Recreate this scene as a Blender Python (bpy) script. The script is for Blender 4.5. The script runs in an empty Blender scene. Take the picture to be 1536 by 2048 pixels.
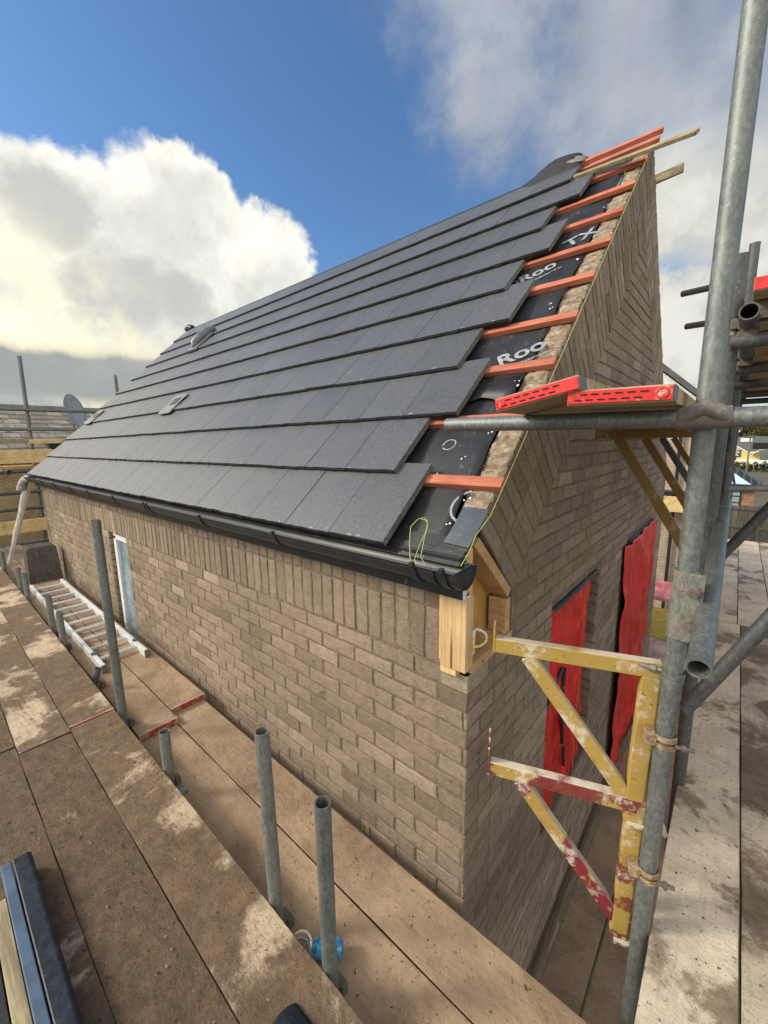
import bpy, math, random
from mathutils import Vector, Matrix
random.seed(7)
PI = math.pi
S = bpy.context.scene
COL = S.collection
def V(*a): return Vector(a)

# ------------------------------------------------------------------ camera
CR = [[0.7569432849, 0.6532795515, -0.0162077442],
      [0.0978746540, -0.1378582611, -0.9856042065],
      [-0.6461094455, 0.7444601584, -0.1682903951]]
CP = V(0.6580109384, -1.2016084534, 1.8834400689)
FOC = 812.12788
cam = bpy.data.cameras.new('camera'); cam.sensor_fit = 'VERTICAL'; cam.sensor_height = 36
cam.lens = FOC / 2048 * 36; cam.clip_start = 0.02; cam.clip_end = 4000
co = bpy.data.objects.new('camera', cam); COL.objects.link(co); S.camera = co
mw = Matrix.Identity(4)
for i in range(3):
    mw[i][0] = CR[0][i]; mw[i][1] = -CR[1][i]; mw[i][2] = -CR[2][i]; mw[i][3] = CP[i]
co.matrix_world = mw
def ray(x, y):
    c = ((x - 768) / FOC, (y - 1024) / FOC, 1.0)
    return V(*[sum(CR[r][k] * c[r] for r in range(3)) for k in range(3)])
def bp(x, y, ax, v):
    d = ray(x, y); return CP + d * ((v - CP[ax]) / d[ax])
def bpp(x, y, p0, n):
    d = ray(x, y); return CP + d * ((p0 - CP).dot(n) / d.dot(n))

# ------------------------------------------------------------------ object helpers
ORI = {}
def tag(o, label=None, cat=None, group=None, kind=None):
    if label: o['label'] = label
    if cat: o['category'] = cat
    if group: o['group'] = group
    if kind: o['kind'] = kind
    return o
def thing(name, label, cat, loc, group=None):
    o = bpy.data.objects.new(name, None); COL.objects.link(o)
    o.empty_display_size = 0.1
    o.location = loc; ORI[o.name] = Vector(loc)
    return tag(o, label, cat, group)
class MB:
    def __init__(s): s.v = []; s.f = []; s.m = []; s.t = []; s.sm = []
    def poly(s, pts, mat=0, tone=0.5, smooth=False):
        b = len(s.v); s.v += [Vector(p) for p in pts]
        s.f.append(list(range(b, b + len(pts)))); s.m.append(mat); s.t.append(tone); s.sm.append(smooth)
    def add(s, vs, fs, mat=0, tone=0.5, smooth=False):
        b = len(s.v); s.v += [Vector(p) for p in vs]
        for f in fs:
            s.f.append([b + i for i in f]); s.m.append(mat); s.t.append(tone); s.sm.append(smooth)
    def hexa(s, p, mat=0, tone=0.5):      # 8 pts: 0-3 bottom ccw, 4-7 top
        s.add(p, [(3,2,1,0),(4,5,6,7),(0,1,5,4),(1,2,6,5),(2,3,7,6),(3,0,4,7)], mat, tone)
    def box(s, x0, x1, y0, y1, z0, z1, mat=0, tone=0.5):
        s.hexa([(x0,y0,z0),(x1,y0,z0),(x1,y1,z0),(x0,y1,z0),(x0,y0,z1),(x1,y0,z1),(x1,y1,z1),(x0,y1,z1)], mat, tone)
    def obox(s, c, ax, ay, az, mat=0, tone=0.5):   # centre + half axes vectors
        c=Vector(c);ax=Vector(ax);ay=Vector(ay);az=Vector(az)
        s.hexa([c-ax-ay-az,c+ax-ay-az,c+ax+ay-az,c-ax+ay-az,c-ax-ay+az,c+ax-ay+az,c+ax+ay+az,c-ax+ay+az], mat, tone)
    def beam(s, a, b, w, h, up=(0,0,1), mat=0, tone=0.5):
        a=Vector(a);b=Vector(b);d=(b-a);L=d.length;d.normalize();up=Vector(up)
        side=d.cross(up).normalized();u=side.cross(d).normalized()
        s.obox((a+b)/2, d*(L/2), side*(w/2), u*(h/2), mat, tone)
    def tube(s, a, b, r, n=24, hollow=0, cap=True, mat=0, tone=0.5, r2=None):
        a=Vector(a);b=Vector(b);d=(b-a).normalized()
        u=d.orthogonal().normalized();w=d.cross(u)
        r2 = r if r2 is None else r2
        def ring(c, rr): return [c+(u*math.cos(2*PI*i/n)+w*math.sin(2*PI*i/n))*rr for i in range(n)]
        A=ring(a,r);B=ring(b,r2)
        s.add(A+B,[(i,(i+1)%n,n+(i+1)%n,n+i) for i in range(n)],mat,tone,True)
        if hollow:
            dep=min((b-a).length*.45,.25)
            for c,dd,O,rr in((a,d,A,r),(b,-d,B,r2)):
                I=ring(c,rr-hollow); J=ring(c+dd*dep,rr-hollow)
                s.add(O+I,[(i,(i+1)%n,n+(i+1)%n,n+i) for i in range(n)],mat,tone)
                s.add(I+J,[(i,(i+1)%n,n+(i+1)%n,n+i) for i in range(n)],mat,tone*.5,True)
                s.poly(J,mat,tone*.5)
        elif cap:
            s.poly(A[::-1],mat,tone); s.poly(B,mat,tone)
    def path(s, pts, r, n=10, mat=0, tone=0.5, radii=None, cap=True):
        pts=[Vector(p) for p in pts]; rings=[]; prev=None
        for i,p in enumerate(pts):
            d=(pts[min(i+1,len(pts)-1)]-pts[max(i-1,0)]).normalized()
            u = d.orthogonal().normalized() if prev is None else (prev-d*prev.dot(d)).normalized()
            prev=u; w=d.cross(u); rr=radii[i] if radii else r
            rings.append([p+(u*math.cos(2*PI*k/n)+w*math.sin(2*PI*k/n))*rr for k in range(n)])
        vs=[q for R in rings for q in R]; fs=[]
        for i in range(len(pts)-1):
            for k in range(n): fs.append((i*n+k,i*n+(k+1)%n,(i+1)*n+(k+1)%n,(i+1)*n+k))
        s.add(vs,fs,mat,tone,True)
        if cap: s.poly(rings[0][::-1],mat,tone); s.poly(rings[-1],mat,tone)
    def grid(s, P, mat=0, tone=0.5, smooth=True):    # P[i][j]
        m=len(P[0]); vs=[q for R in P for q in R]
        s.add(vs,[(i*m+j,i*m+j+1,(i+1)*m+j+1,(i+1)*m+j) for i in range(len(P)-1) for j in range(m-1)],mat,tone,smooth)
    def build(s, name, mats, parent=None, bevel=0, solid=0, loc=None, seg=2):
        if not isinstance(mats,(list,tuple)): mats=[mats]
        if parent is not None: o0 = ORI[parent.name]
        elif loc is not None: o0 = Vector(loc)
        else:
            xs=[p.x for p in s.v]; ys=[p.y for p in s.v]; zs=[p.z for p in s.v]
            o0=V((min(xs)+max(xs))/2,(min(ys)+max(ys))/2,min(zs))
        me=bpy.data.meshes.new(name)
        me.from_pydata([p-o0 for p in s.v],[],s.f)
        for m in mats: me.materials.append(m)
        me.polygons.foreach_set('material_index',s.m); me.polygons.foreach_set('use_smooth',s.sm)
        at=me.color_attributes.new('tone','FLOAT_COLOR','CORNER'); buf=[]
        for f,t in zip(s.f,s.t):
            c = t if isinstance(t,(tuple,list)) else (t,(t*7.31)%1.0)
            buf += [c[0],c[1],0.0,1.0]*len(f)
        at.data.foreach_set('color',buf); me.update()
        o=bpy.data.objects.new(name,me); COL.objects.link(o)
        ORI[o.name]=o0
        if parent is not None: o.parent=parent
        else: o.location=o0
        if solid:
            md=o.modifiers.new('solid','SOLIDIFY'); md.thickness=solid; md.offset=-1
        if bevel:
            md=o.modifiers.new('bevel','BEVEL'); md.width=bevel; md.segments=seg; md.limit_method='ANGLE'; md.angle_limit=math.radians(40)
        return o

# ------------------------------------------------------------------ material helpers
class NT:
    def __init__(s, nt): s.nt=nt
    def n(s, typ, props=None, **inp):
        nd=s.nt.nodes.new(typ)
        for k,v in (props or {}).items(): setattr(nd,k,v)
        for k,v in inp.items():
            key = int(k[1:]) if k[0]=='i' and k[1:].isdigit() else k.replace('_',' ')
            s.set(nd.inputs[key], v)
        return nd
    def set(s, sock, v):
        if isinstance(v, bpy.types.NodeSocket): s.nt.links.new(v, sock)
        elif isinstance(v, bpy.types.Node): s.nt.links.new(v.outputs[0], sock)
        elif isinstance(v,(tuple,list)):
            if sock.type=='RGBA' and len(v)==3: v=(*v,1)
            sock.default_value=v
        else: sock.default_value=v
    def math(s, op, a, b=0.0, c=0.0, clamp=False):
        nd=s.nt.nodes.new('ShaderNodeMath'); nd.operation=op; nd.use_clamp=clamp
        for i,v in enumerate((a,b,c)): s.set(nd.inputs[i],v)
        return nd.outputs[0]
    def ramp(s, fac, stops, interp='LINEAR'):
        nd=s.nt.nodes.new('ShaderNodeValToRGB'); nd.color_ramp.interpolation=interp
        el=nd.color_ramp.elements
        while len(el)<len(stops): el.new(0.5)
        for e,(p,c) in zip(el,stops):
            e.position=p; e.color=(c,c,c,1) if isinstance(c,(int,float)) else (*c,1)
        s.set(nd.inputs[0],fac); return nd.outputs[0]
    def mix(s, fac, a, b, mode='MIX'):
        nd=s.nt.nodes.new('ShaderNodeMix'); nd.data_type='RGBA'; nd.blend_type=mode
        s.set(nd.inputs[0],fac); s.set(nd.inputs[6],a); s.set(nd.inputs[7],b); return nd.outputs[2]
    def noise(s, vec, scale, detail=4, rough=0.55, dist=0.0):
        return s.n('ShaderNodeTexNoise',None,Vector=vec,Scale=scale,Detail=detail,Roughness=rough,Distortion=dist).outputs[0]
    def smooth(s, v, a, b, to0=0.0, to1=1.0):
        nd=s.nt.nodes.new('ShaderNodeMapRange'); nd.interpolation_type='SMOOTHSTEP'
        for i,x in enumerate((v,a,b,to0,to1)): s.set(nd.inputs[i],x)
        return nd.outputs[0]
def newmat(name):
    m=bpy.data.materials.new(name); m.use_nodes=True
    t=NT(m.node_tree); b=m.node_tree.nodes['Principled BSDF']
    return m,t,b
def pos(t): return t.n('ShaderNodeNewGeometry').outputs['Position']
def obj(t): return t.n('ShaderNodeTexCoord').outputs['Object']
def vscale(t, vec, sc): return t.n('ShaderNodeMapping',None,Vector=vec,Scale=sc).outputs[0]
def tone(t):
    a=t.n('ShaderNodeAttribute',{'attribute_name':'tone'})
    sp=t.n('ShaderNodeSeparateColor',None,Color=a.outputs['Color']); return sp.outputs[0],sp.outputs[1]
def bump(t, b, h, strength=0.5, dist=0.01):
    nd=t.n('ShaderNodeBump',None,Strength=strength,Distance=dist,Height=h)
    t.set(b.inputs['Normal'],nd.outputs[0])
def setb(t,b,col,rough=0.7,metal=0.0,spec=None):
    t.set(b.inputs['Base Color'],col); t.set(b.inputs['Roughness'],rough); t.set(b.inputs['Metallic'],metal)
    if spec is not None: t.set(b.inputs['Specular IOR Level'],spec)

def mat_brick(name, cols, mott=0.35):
    m,t,b=newmat(name); p=pos(t); r,r2=tone(t)
    c=t.ramp(r,[(0,cols[0]),(.35,cols[1]),(.7,cols[2]),(1,cols[3])])
    n1=t.noise(p,22,6,.65); n2=t.noise(p,140,4,.7)
    c=t.mix(t.math('MULTIPLY',t.smooth(n1,.35,.75),mott),c,(.10,.065,.040))
    c=t.mix(t.math('MULTIPLY',t.smooth(t.noise(p,14,6,.7),.60,.80),t.math('MULTIPLY_ADD',r2,.55,.1)),c,(.50,.43,.34))
    c=t.mix(t.math('MULTIPLY',t.smooth(n2,.55,.8),.35),c,(.40,.31,.21))
    big=t.noise(p,1.3,3,.5); cr=t.noise(p,48,6,.75,1.5)
    c=t.mix(1.0,c,t.ramp(cr,[(.30,.62),(.48,1.0),(.75,1.25)]),'MULTIPLY')
    c=t.mix(1.0,c,t.ramp(big,[(.3,.84),(.7,1.10)]),'MULTIPLY')
    setb(t,b,c,.92,0,.2)
    h=t.math('ADD',t.math('MULTIPLY',cr,1.1),t.math('ADD',t.math('MULTIPLY',n1,.8),t.math('MULTIPLY',n2,.35))); bump(t,b,h,.75,.008)
    return m
def mat_rough(name, c0, c1, scale=60, rough=.95, bd=.006, big=3):
    m,t,b=newmat(name); p=pos(t)
    n=t.noise(p,scale,5,.7); n2=t.noise(p,big,4,.6)
    c=t.mix(t.smooth(n,.35,.7),c0,c1)
    c=t.mix(1.0,c,t.ramp(n2,[(.3,.75),(.7,1.15)]),'MULTIPLY')
    setb(t,b,c,rough,0,.2); bump(t,b,n,.8,bd); return m
def mat_tile():
    m,t,b=newmat('slate_concrete_tile'); p=pos(t); r,r2=tone(t)
    n=t.noise(p,260,3,.7); n1=t.noise(p,9,5,.6)
    c=t.ramp(r,[(0,(.076,.078,.085)),(1,(.092,.094,.102))])
    c=t.mix(t.smooth(n,.52,.78),c,(.15,.15,.16)); c=t.mix(1.0,c,t.ramp(t.noise(p,85,5,.75),[(.3,.6),(.5,1),(.72,1.5)]),'MULTIPLY')
    c=t.mix(t.math('MULTIPLY',t.smooth(n1,.5,.75),.35),c,(.075,.072,.072))
    st=t.noise(vscale(t,p,(30,5,5)),1.0,5,.6)
    c=t.mix(t.math('MULTIPLY',t.smooth(st,.66,.8),.45),c,(.22,.22,.22))
    sc=t.math('MULTIPLY',t.smooth(t.noise(p,3.1,2,.5),.58,.66),t.smooth(t.noise(p,45,5,.75),.60,.72))
    c=t.mix(sc,c,(.42,.40,.37))
    setb(t,b,c,t.ramp(n1,[(.3,.34),(.7,.50)]),0,.6); bump(t,b,n,.3,.003); return m
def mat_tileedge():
    m,t,b=newmat('tile_broken_edge_shaded'); p=pos(t)
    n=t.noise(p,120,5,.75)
    c=t.mix(t.smooth(n,.45,.7),(.007,.007,.008),(.030,.030,.030))  # shadow along each tile row painted into the edge colour
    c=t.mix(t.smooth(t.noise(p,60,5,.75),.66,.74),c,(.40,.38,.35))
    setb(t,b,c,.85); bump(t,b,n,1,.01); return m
def mat_galv(name, lo, hi, rust=0.0, metal=.55, rough=.5, dirt=0.0):
    m,t,b=newmat(name); p=obj(t)
    v=t.n('ShaderNodeTexVoronoi',None,Vector=p,Scale=75.0).outputs['Distance']
    n=t.noise(vscale(t,p,(95,95,45)),1.0,8,.8,.1); n2=t.noise(p,5,4,.6)
    c=t.mix(t.smooth(n,.36,.66),lo,hi)
    c=t.mix(t.math('MULTIPLY',t.smooth(v,.0,.5),.25),c,lo)
    c=t.mix(t.math('MULTIPLY',t.smooth(t.noise(p,95,3,.7),.58,.75),.5),c,(.42,.43,.42))
    mask=None
    if rust:
        mask=t.math('MULTIPLY',t.smooth(t.noise(p,9,6,.75),.52,.66),rust)
        c=t.mix(mask,c,(.16,.075,.035))
    if dirt:
        dm=t.math('MULTIPLY',t.smooth(t.noise(p,14,6,.75),.45,.62),dirt)
        c=t.mix(dm,c,(.30,.23,.16))
    c=t.mix(t.math('MULTIPLY',t.smooth(t.noise(p,33,4,.7),.70,.76),.7),c,(.55,.52,.46))
    c=t.mix(1.0,c,t.ramp(n2,[(.3,.78),(.7,1.15)]),'MULTIPLY')
    setb(t,b,c,t.ramp(n,[(.3,rough-.1),(.75,rough+.2)]),metal); bump(t,b,n,.25,.003); return m
def mat_wood(name, c0, c1, sc=(3,40,40), rough=.75, knots=True, dirt=0):
    m,t,b=newmat(name); p=obj(t); q=vscale(t,p,sc)
    n=t.noise(q,1.0,6,.65,1.2); n2=t.noise(p,7,4,.6)
    c=t.mix(t.smooth(n,.3,.7),c0,c1)
    if knots:
        k=t.n('ShaderNodeTexVoronoi',None,Vector=vscale(t,p,tuple(x*.28 for x in sc)),Scale=1.0).outputs['Distance']
        c=t.mix(t.smooth(k,.13,.05),c,tuple(x*.3 for x in c0))
    c=t.mix(1.0,c,t.ramp(n2,[(.3,.8),(.7,1.12)]),'MULTIPLY')
    c=t.mix(1.0,c,t.ramp(t.n('ShaderNodeObjectInfo').outputs['Random'],[(0,.78),(1,1.15)]),'MULTIPLY')
    if dirt: c=t.mix(t.math('MULTIPLY',t.smooth(t.noise(p,11,6,.7),.5,.66),dirt),c,(.12,.085,.055))
    setb(t,b,c,rough,0,.3); bump(t,b,n,.35,.004); return m
def mat_board(name, dry, mud, lo, hi, scale=2.2, wet=.0, grit=1.0):
    m,t,b=newmat(name); p=pos(t)
    oi=t.n('ShaderNodeObjectInfo').outputs['Random']
    off=t.n('ShaderNodeCombineXYZ',None,Z=t.math('MULTIPLY',oi,1.3)).outputs[0]
    pp=t.n('ShaderNodeVectorMath',{'operation':'ADD'},i0=p,i1=off).outputs[0]
    big=t.noise(pp,scale,7,.62,.35); mid=t.noise(pp,16,6,.7); fine=t.noise(p,110,4,.75)
    f=t.math('ADD',t.math('MULTIPLY',big,.85),t.math('MULTIPLY',mid,.15))
    f=t.math('ADD',f,t.math('MULTIPLY_ADD',oi,.05,-.025))
    mask=t.smooth(f,lo,hi)
    d2=t.mix(t.smooth(t.noise(pp,5,5,.6),.35,.7),dry,tuple(x*.72 for x in dry))
    grain=t.noise(vscale(t,pp,(6,70,70)) if 'front' in name else vscale(t,pp,(70,6,70)),1.0,4,.6,.6)
    d2=t.mix(t.math('MULTIPLY',t.smooth(grain,.48,.75),.45),d2,tuple(x*.5 for x in dry))
    m2=t.mix(t.smooth(mid,.35,.7),mud,tuple(x*1.55 for x in mud))
    c=t.mix(mask,d2,m2)
    c=t.mix(t.math('MULTIPLY',t.smooth(fine,.55,.68),.55*grit),c,tuple(x*.45 for x in mud))
    spk=t.noise(p,48,3,.6); c=t.mix(t.math('MULTIPLY',t.smooth(spk,.655,.70),.85),c,tuple(x*.4 for x in mud))
    c=t.mix(t.math('MULTIPLY',t.smooth(t.noise(pp,75,3,.6),.70,.76),.5),c,(.55,.48,.38))
    clod=t.math('ADD',t.math('MULTIPLY',t.noise(pp,58,8,.78),.65),t.math('MULTIPLY',t.noise(vscale(t,pp,(14,30,20)),1.0,5,.6,.15),.35))
    c=t.mix(min(1.0,grit*.75),c,t.ramp(clod,[(.30,.58),(.5,1.0),(.72,1.22)]),'MULTIPLY')
    setb(t,b,c,t.math('MULTIPLY_ADD',mask,-.12,.92),0,.25)
    h=t.math('ADD',t.math('MULTIPLY',clod,1.1*grit),t.math('ADD',t.math('MULTIPLY',fine,.35*grit),t.math('ADD',t.math('MULTIPLY',mid,.7),t.math('MULTIPLY',mask,.3))))
    bump(t,b,h,.9,.013); return m
def mat_plain(name, col, rough=.6, metal=0, var=.15, scale=12, spec=None, bd=0.0, scuff=0.0):
    m,t,b=newmat(name); p=obj(t); n=t.noise(p,scale,5,.65)
    c=t.mix(t.smooth(n,.3,.7),tuple(x*(1-var) for x in col),tuple(min(1,x*(1+var)) for x in col))
    if scuff:
        k=t.math('MULTIPLY',t.smooth(t.noise(p,6,3,.6),.45,.6),t.smooth(t.noise(vscale(t,p,(60,18,30)),1.0,6,.75),.58,.72))
        c=t.mix(t.math('MULTIPLY',k,scuff),c,(.55,.53,.50))
    setb(t,b,c,rough,metal,spec)
    if bd: bump(t,b,n,.5,bd)
    return m
def mat_paint(name, paint, second, amt2, dirt=.5):
    m,t,b=newmat(name); p=obj(t)
    c=paint
    if amt2: c=t.mix(t.smooth(t.math('ADD',t.noise(p,3.5,3,.5),t.math('MULTIPLY',t.noise(p,40,4,.7),.12)),.64-amt2*.3,.66-amt2*.3),c,second)
    c=t.mix(t.math('MULTIPLY',t.smooth(t.noise(p,18,6,.7),.35,.7),.35),c,tuple(x*.55 for x in paint))
    c=t.mix(t.smooth(t.noise(p,60,4,.7),.62,.68),c,(.10,.06,.035))
    g=t.n('ShaderNodeSeparateXYZ',None,Vector=t.n('ShaderNodeNewGeometry').outputs['Normal']).outputs[2]
    d=t.math('MULTIPLY',t.smooth(g,.3,.8),t.smooth(t.noise(p,13,5,.7),.25,.55))
    d=t.math('MAXIMUM',d,t.smooth(t.noise(p,9,8,.82),.52,.62))
    c=t.mix(t.math('MULTIPLY',d,dirt),c,(.56,.50,.41))
    n=t.noise(p,70,4,.7); setb(t,b,c,.6,0,.4); bump(t,b,n,.4,.004); return m

M={}
BR=[(.20,.150,.108),(.268,.206,.152),(.315,.245,.184),(.395,.318,.247)]
M['brick']=mat_brick('tan_brick',BR)
M['mortar']=mat_rough('mortar',(.135,.103,.074),(.235,.187,.138),70)
M['brick_top']=mat_rough('brick_top_mortar',(.24,.18,.125),(.44,.36,.28),40,.95,.012,14)
M['tile']=mat_tile(); M['tile_edge']=mat_tileedge()
M['galv']=mat_galv('galvanised_steel',(.12,.135,.130),(.26,.28,.27))
M['galv_dirty']=mat_galv('galvanised_steel_muddy',(.12,.13,.12),(.30,.31,.285),.12,.4,.6,.35)
M['galv_dark']=mat_galv('dark_steel',(.075,.08,.085),(.15,.16,.165),.2,.5,.5)
M['coupler']=mat_galv('cast_coupler',(.09,.078,.066),(.18,.16,.138),.45,.35,.65,.25)
M['alu']=mat_galv('aluminium',(.52,.54,.55),(.82,.83,.84),0,.15,.5)
M['board_u']=mat_board('front_board_muddy',(.62,.49,.345),(.150,.102,.064),.405,.485,2.4,grit=1.2)
M['board_m']=mat_board('front_board_mud_caked',(.58,.46,.33),(.128,.087,.055),.35,.42,2.4,grit=1.4)
M['board_l']=mat_board('front_board_tan',(.42,.30,.195),(.20,.137,.088),.44,.62,2.0,grit=.4)
M['board_r']=mat_board('side_board_pale',(.66,.56,.43),(.19,.145,.10),.53,.60,2.6,grit=.6)
M['board_rm']=mat_board('side_board_muddy',(.56,.47,.36),(.14,.105,.075),.46,.54,2.2,grit=.8)
M['board_edge']=mat_wood('board_wood',(.40,.29,.17),(.56,.43,.28),(3,40,40),.8,False,.6)
M['board_side']=mat_rough('dark_board_edge',(.045,.032,.022),(.13,.09,.06),40)  # dark side faces make the seams between boards read dark
M['red_band']=mat_paint('red_board_end',(.36,.035,.025),(.30,.2,.13),.42,.6)
M['red_plate']=mat_plain('red_nail_plate',(.62,.022,.022),.45,0,.2,25,None,.003,.7)
M['red_plate_worn']=mat_paint('red_nail_plate_worn',(.60,.022,.022),(.60,.022,.022),0,1.0)
M['slot']=mat_plain('dark_slot',(.02,.008,.008),.9)
M['batten']=mat_wood('red_treated_batten',(.37,.10,.062),(.53,.19,.115),(4,50,50),.8,True)
M['pine']=mat_wood('pine',(.46,.29,.135),(.62,.43,.235),(60,60,3),.65,True)
M['pine_h']=mat_wood('pine_lengthwise',(.38,.225,.10),(.54,.35,.18),(5,45,45),.65,True)
M['ply']=mat_wood('plywood',(.46,.24,.06),(.62,.37,.13),(14,30,5),.6,False)
M['grey_wood']=mat_wood('weathered_timber',(.20,.16,.10),(.40,.33,.20),(3,50,50),.85,False)
M['membrane']=mat_plain('black_membrane',(.020,.021,.024),.5,0,.4,6,None,.006,.55)
M['print']=mat_plain('grey_print',(.26,.28,.31),.7,0,.3,40)
M['pvc']=mat_plain('anthracite_pvc',(.020,.024,.028),.38,0,.2,10,.3,0,.4)
M['pvc_tray']=mat_plain('dark_plastic_tray',(.055,.07,.09),.25,0,.2,12,None,0,.6)
M['pvc_end']=mat_plain('white_pvc',(.65,.65,.63),.6)
M['string']=mat_plain('yellow_green_line',(.42,.48,.10),.85)
M['dark']=mat_plain('dark_void',(.010,.010,.010),.9)
M['white']=mat_plain('white_plastic',(.70,.71,.70),.5)

# ------------------------------------------------------------------ brick geometry
def clip(poly, a, b, c):       # keep a*u+b*v<=c
    out=[]
    for i in range(len(poly)):
        p,q=poly[i],poly[(i+1)%len(poly)]
        dp=a*p[0]+b*p[1]-c; dq=a*q[0]+b*q[1]-c
        if dp<=0: out.append(p)
        if dp*dq<0:
            k=dp/(dp-dq); out.append((p[0]+(q[0]-p[0])*k,p[1]+(q[1]-p[1])*k))
    return out
def area(p): return abs(sum(p[i][0]*p[(i+1)%len(p)][1]-p[(i+1)%len(p)][0]*p[i][1] for i in range(len(p))))/2 if len(p)>2 else 0
def brick(mb, poly, mp, step=.045, jit=.0016):
    if area(poly)<.0006: return
    cu=sum(p[0] for p in poly)/len(poly); cv=sum(p[1] for p in poly)/len(poly)
    pts=[]
    for i in range(len(poly)):
        p,q=poly[i],poly[(i+1)%len(poly)]
        L=math.hypot(q[0]-p[0],q[1]-p[1]); k=max(1,int(L/step))
        for j in range(k):
            pts.append((p[0]+(q[0]-p[0])*j/k+random.gauss(0,jit),p[1]+(q[1]-p[1])*j/k+random.gauss(0,jit)))
    n=len(pts); d0=random.gauss(0,.0013); tx=random.gauss(0,.004); ty=random.gauss(0,.007)
    A=[mp(u,v,-.012) for u,v in pts]; B=[]; Cc=[]
    for u,v in pts:
        L=math.hypot(u-cu,v-cv)+1e-6
        k1=max(0,1-.002/L); k2=max(0,1-.008/L)
        dd=d0+tx*(u-cu)+ty*(v-cv)
        B.append(mp(cu+(u-cu)*k1,cv+(v-cv)*k1,dd-.0018+random.gauss(0,.0007)))
        Cc.append(mp(cu+(u-cu)*k2,cv+(v-cv)*k2,dd+random.gauss(0,.0006)))
    ctr=mp(cu,cv,d0+.001)
    r=min(1,max(0,random.gauss(.45,.19))); r2=random.random()**2
    fs=[(i,(i+1)%n,n+(i+1)%n,n+i) for i in range(n)]+[(n+i,n+(i+1)%n,2*n+(i+1)%n,2*n+i) for i in range(n)]
    fs+=[(2*n+i,2*n+(i+1)%n,3*n) for i in range(n)]
    mb.add(A+B+Cc+[ctr],fs,0,(r,r2))
def rect(u0,u1,v0,v1): return [(u0,v0),(u1,v0),(u1,v1),(u0,v1)]
def courses(mb, mp, u0, u1, zs, holes, planes=(), bl=.225, start=0.0, j=.010, hdr=None):
    for k,(za,zb) in enumerate(zs):
        x=u0-(bl/2 if k%2 else 0)-start
        while x<u1:
            a,b_=max(x,u0)+(j/2 if x>u0 else 0),min(x+bl,u1)-(j/2 if x+bl<u1 else 0)
            segs=[(a,b_)]
            for (ha,hb,hz0,hz1) in holes:
                if zb>hz0+.02 and za<hz1-.02:
                    ns=[]
                    for (p,q) in segs:
                        if q<=ha or p>=hb: ns.append((p,q))
                        else:
                            if p<ha-.015: ns.append((p,ha))
                            if q>hb+.015: ns.append((hb,q))
                    segs=ns
            for p,q in segs:
                if q-p<.02: continue
                poly=rect(p,q,za+j/2,zb-j/2)
                for pl in planes: poly=clip(poly,*pl)
                brick(mb,poly,mp)
            x+=bl

# ------------------------------------------------------------------ the house
HX=-7.10; W=5.0; T=math.radians(44); TT=math.tan(T); CT=math.cos(T); ST=math.sin(T)
def RP(x,s,h): return V(x,-.05+s*CT-h*ST,1.4717+s*ST+h*CT)
house=thing('brick_house','tan brick house with unfinished slate grey tiled roof and herringbone gable','house',(HX/2,W/2,-2.6))
G0=-2.6
fm=lambda u,v,d: V(u,-d,v)
gm=lambda u,v,d: V(d,u,v)
mb=MB()
zc=[]; z=-.30
while z<1.04: zc.append((z,z+.075)); z+=.075
WIN=(-4.08,-3.56,-.5,1.05)
courses(mb,fm,HX,-.0,zc,[WIN],start=.0)
for (za,zb) in ((1.05,1.275),(1.275,1.40)):
    x=-.11-.075
    while x>HX:
        brick(mb,rect(x+.005,x+.07,za+.005,zb-.005),fm); x-=.075
mb.box(HX,-4.08,.0042,.10,G0,1.52,1); mb.box(-3.56,-.112,.0042,.10,G0,1.52,1)
mb.box(-4.08,-3.56,.0042,.10,1.05,1.52,1); mb.box(-.112,-.0042,.0042,.10,G0,1.045,1)
# concrete pad block at the corner top
rk=lambda y: 1.52+TT*min(y,W-y)
HOLES=[(.90,1.88,-.42,1.012),(2.78,4.18,-1.25,1.0)]
inner=1.52-.45/CT
zs=[]; z=-1.65
while z<3.6: zs.append((z,z+.075)); z+=.075
pl=[(-TT,1,inner),(TT,1,inner+TT*W)]
lowz=[q for q in zs if q[1]<1.06]; hiz=[q for q in zs if q[1]>=1.06]
courses(mb,gm,0,W,lowz,HOLES,pl+[(0,1,1.06)],start=.1125)
courses(mb,gm,.375,W,hiz,[],pl,start=-.05)
ca,sa=CT,ST
for side in (0,1):
    for row in (0,1):
        b0,b1=.004+row*.226,.222+row*.226
        a=.02
        while a<3.6:
            q=[]
            for (aa,bb) in ((a,b0),(a+.065,b0),(a+.065,b1),(a,b1)):
                y=aa*ca+bb*sa; zz=1.52+aa*sa-bb*ca
                q.append((y if side==0 else W-y,zz))
            if side==0: q=clip(q,1,0,W/2); q=clip(q,-(1),-(.0),-.0) ; q=clip(q,-ca,-sa,-(.105*ca+1.535*sa))
            else: q=clip(q,-1,0,-W/2); q=clip(q,1,0,W)
            if len(q)>2: brick(mb,q,gm)
            a+=.075
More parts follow.
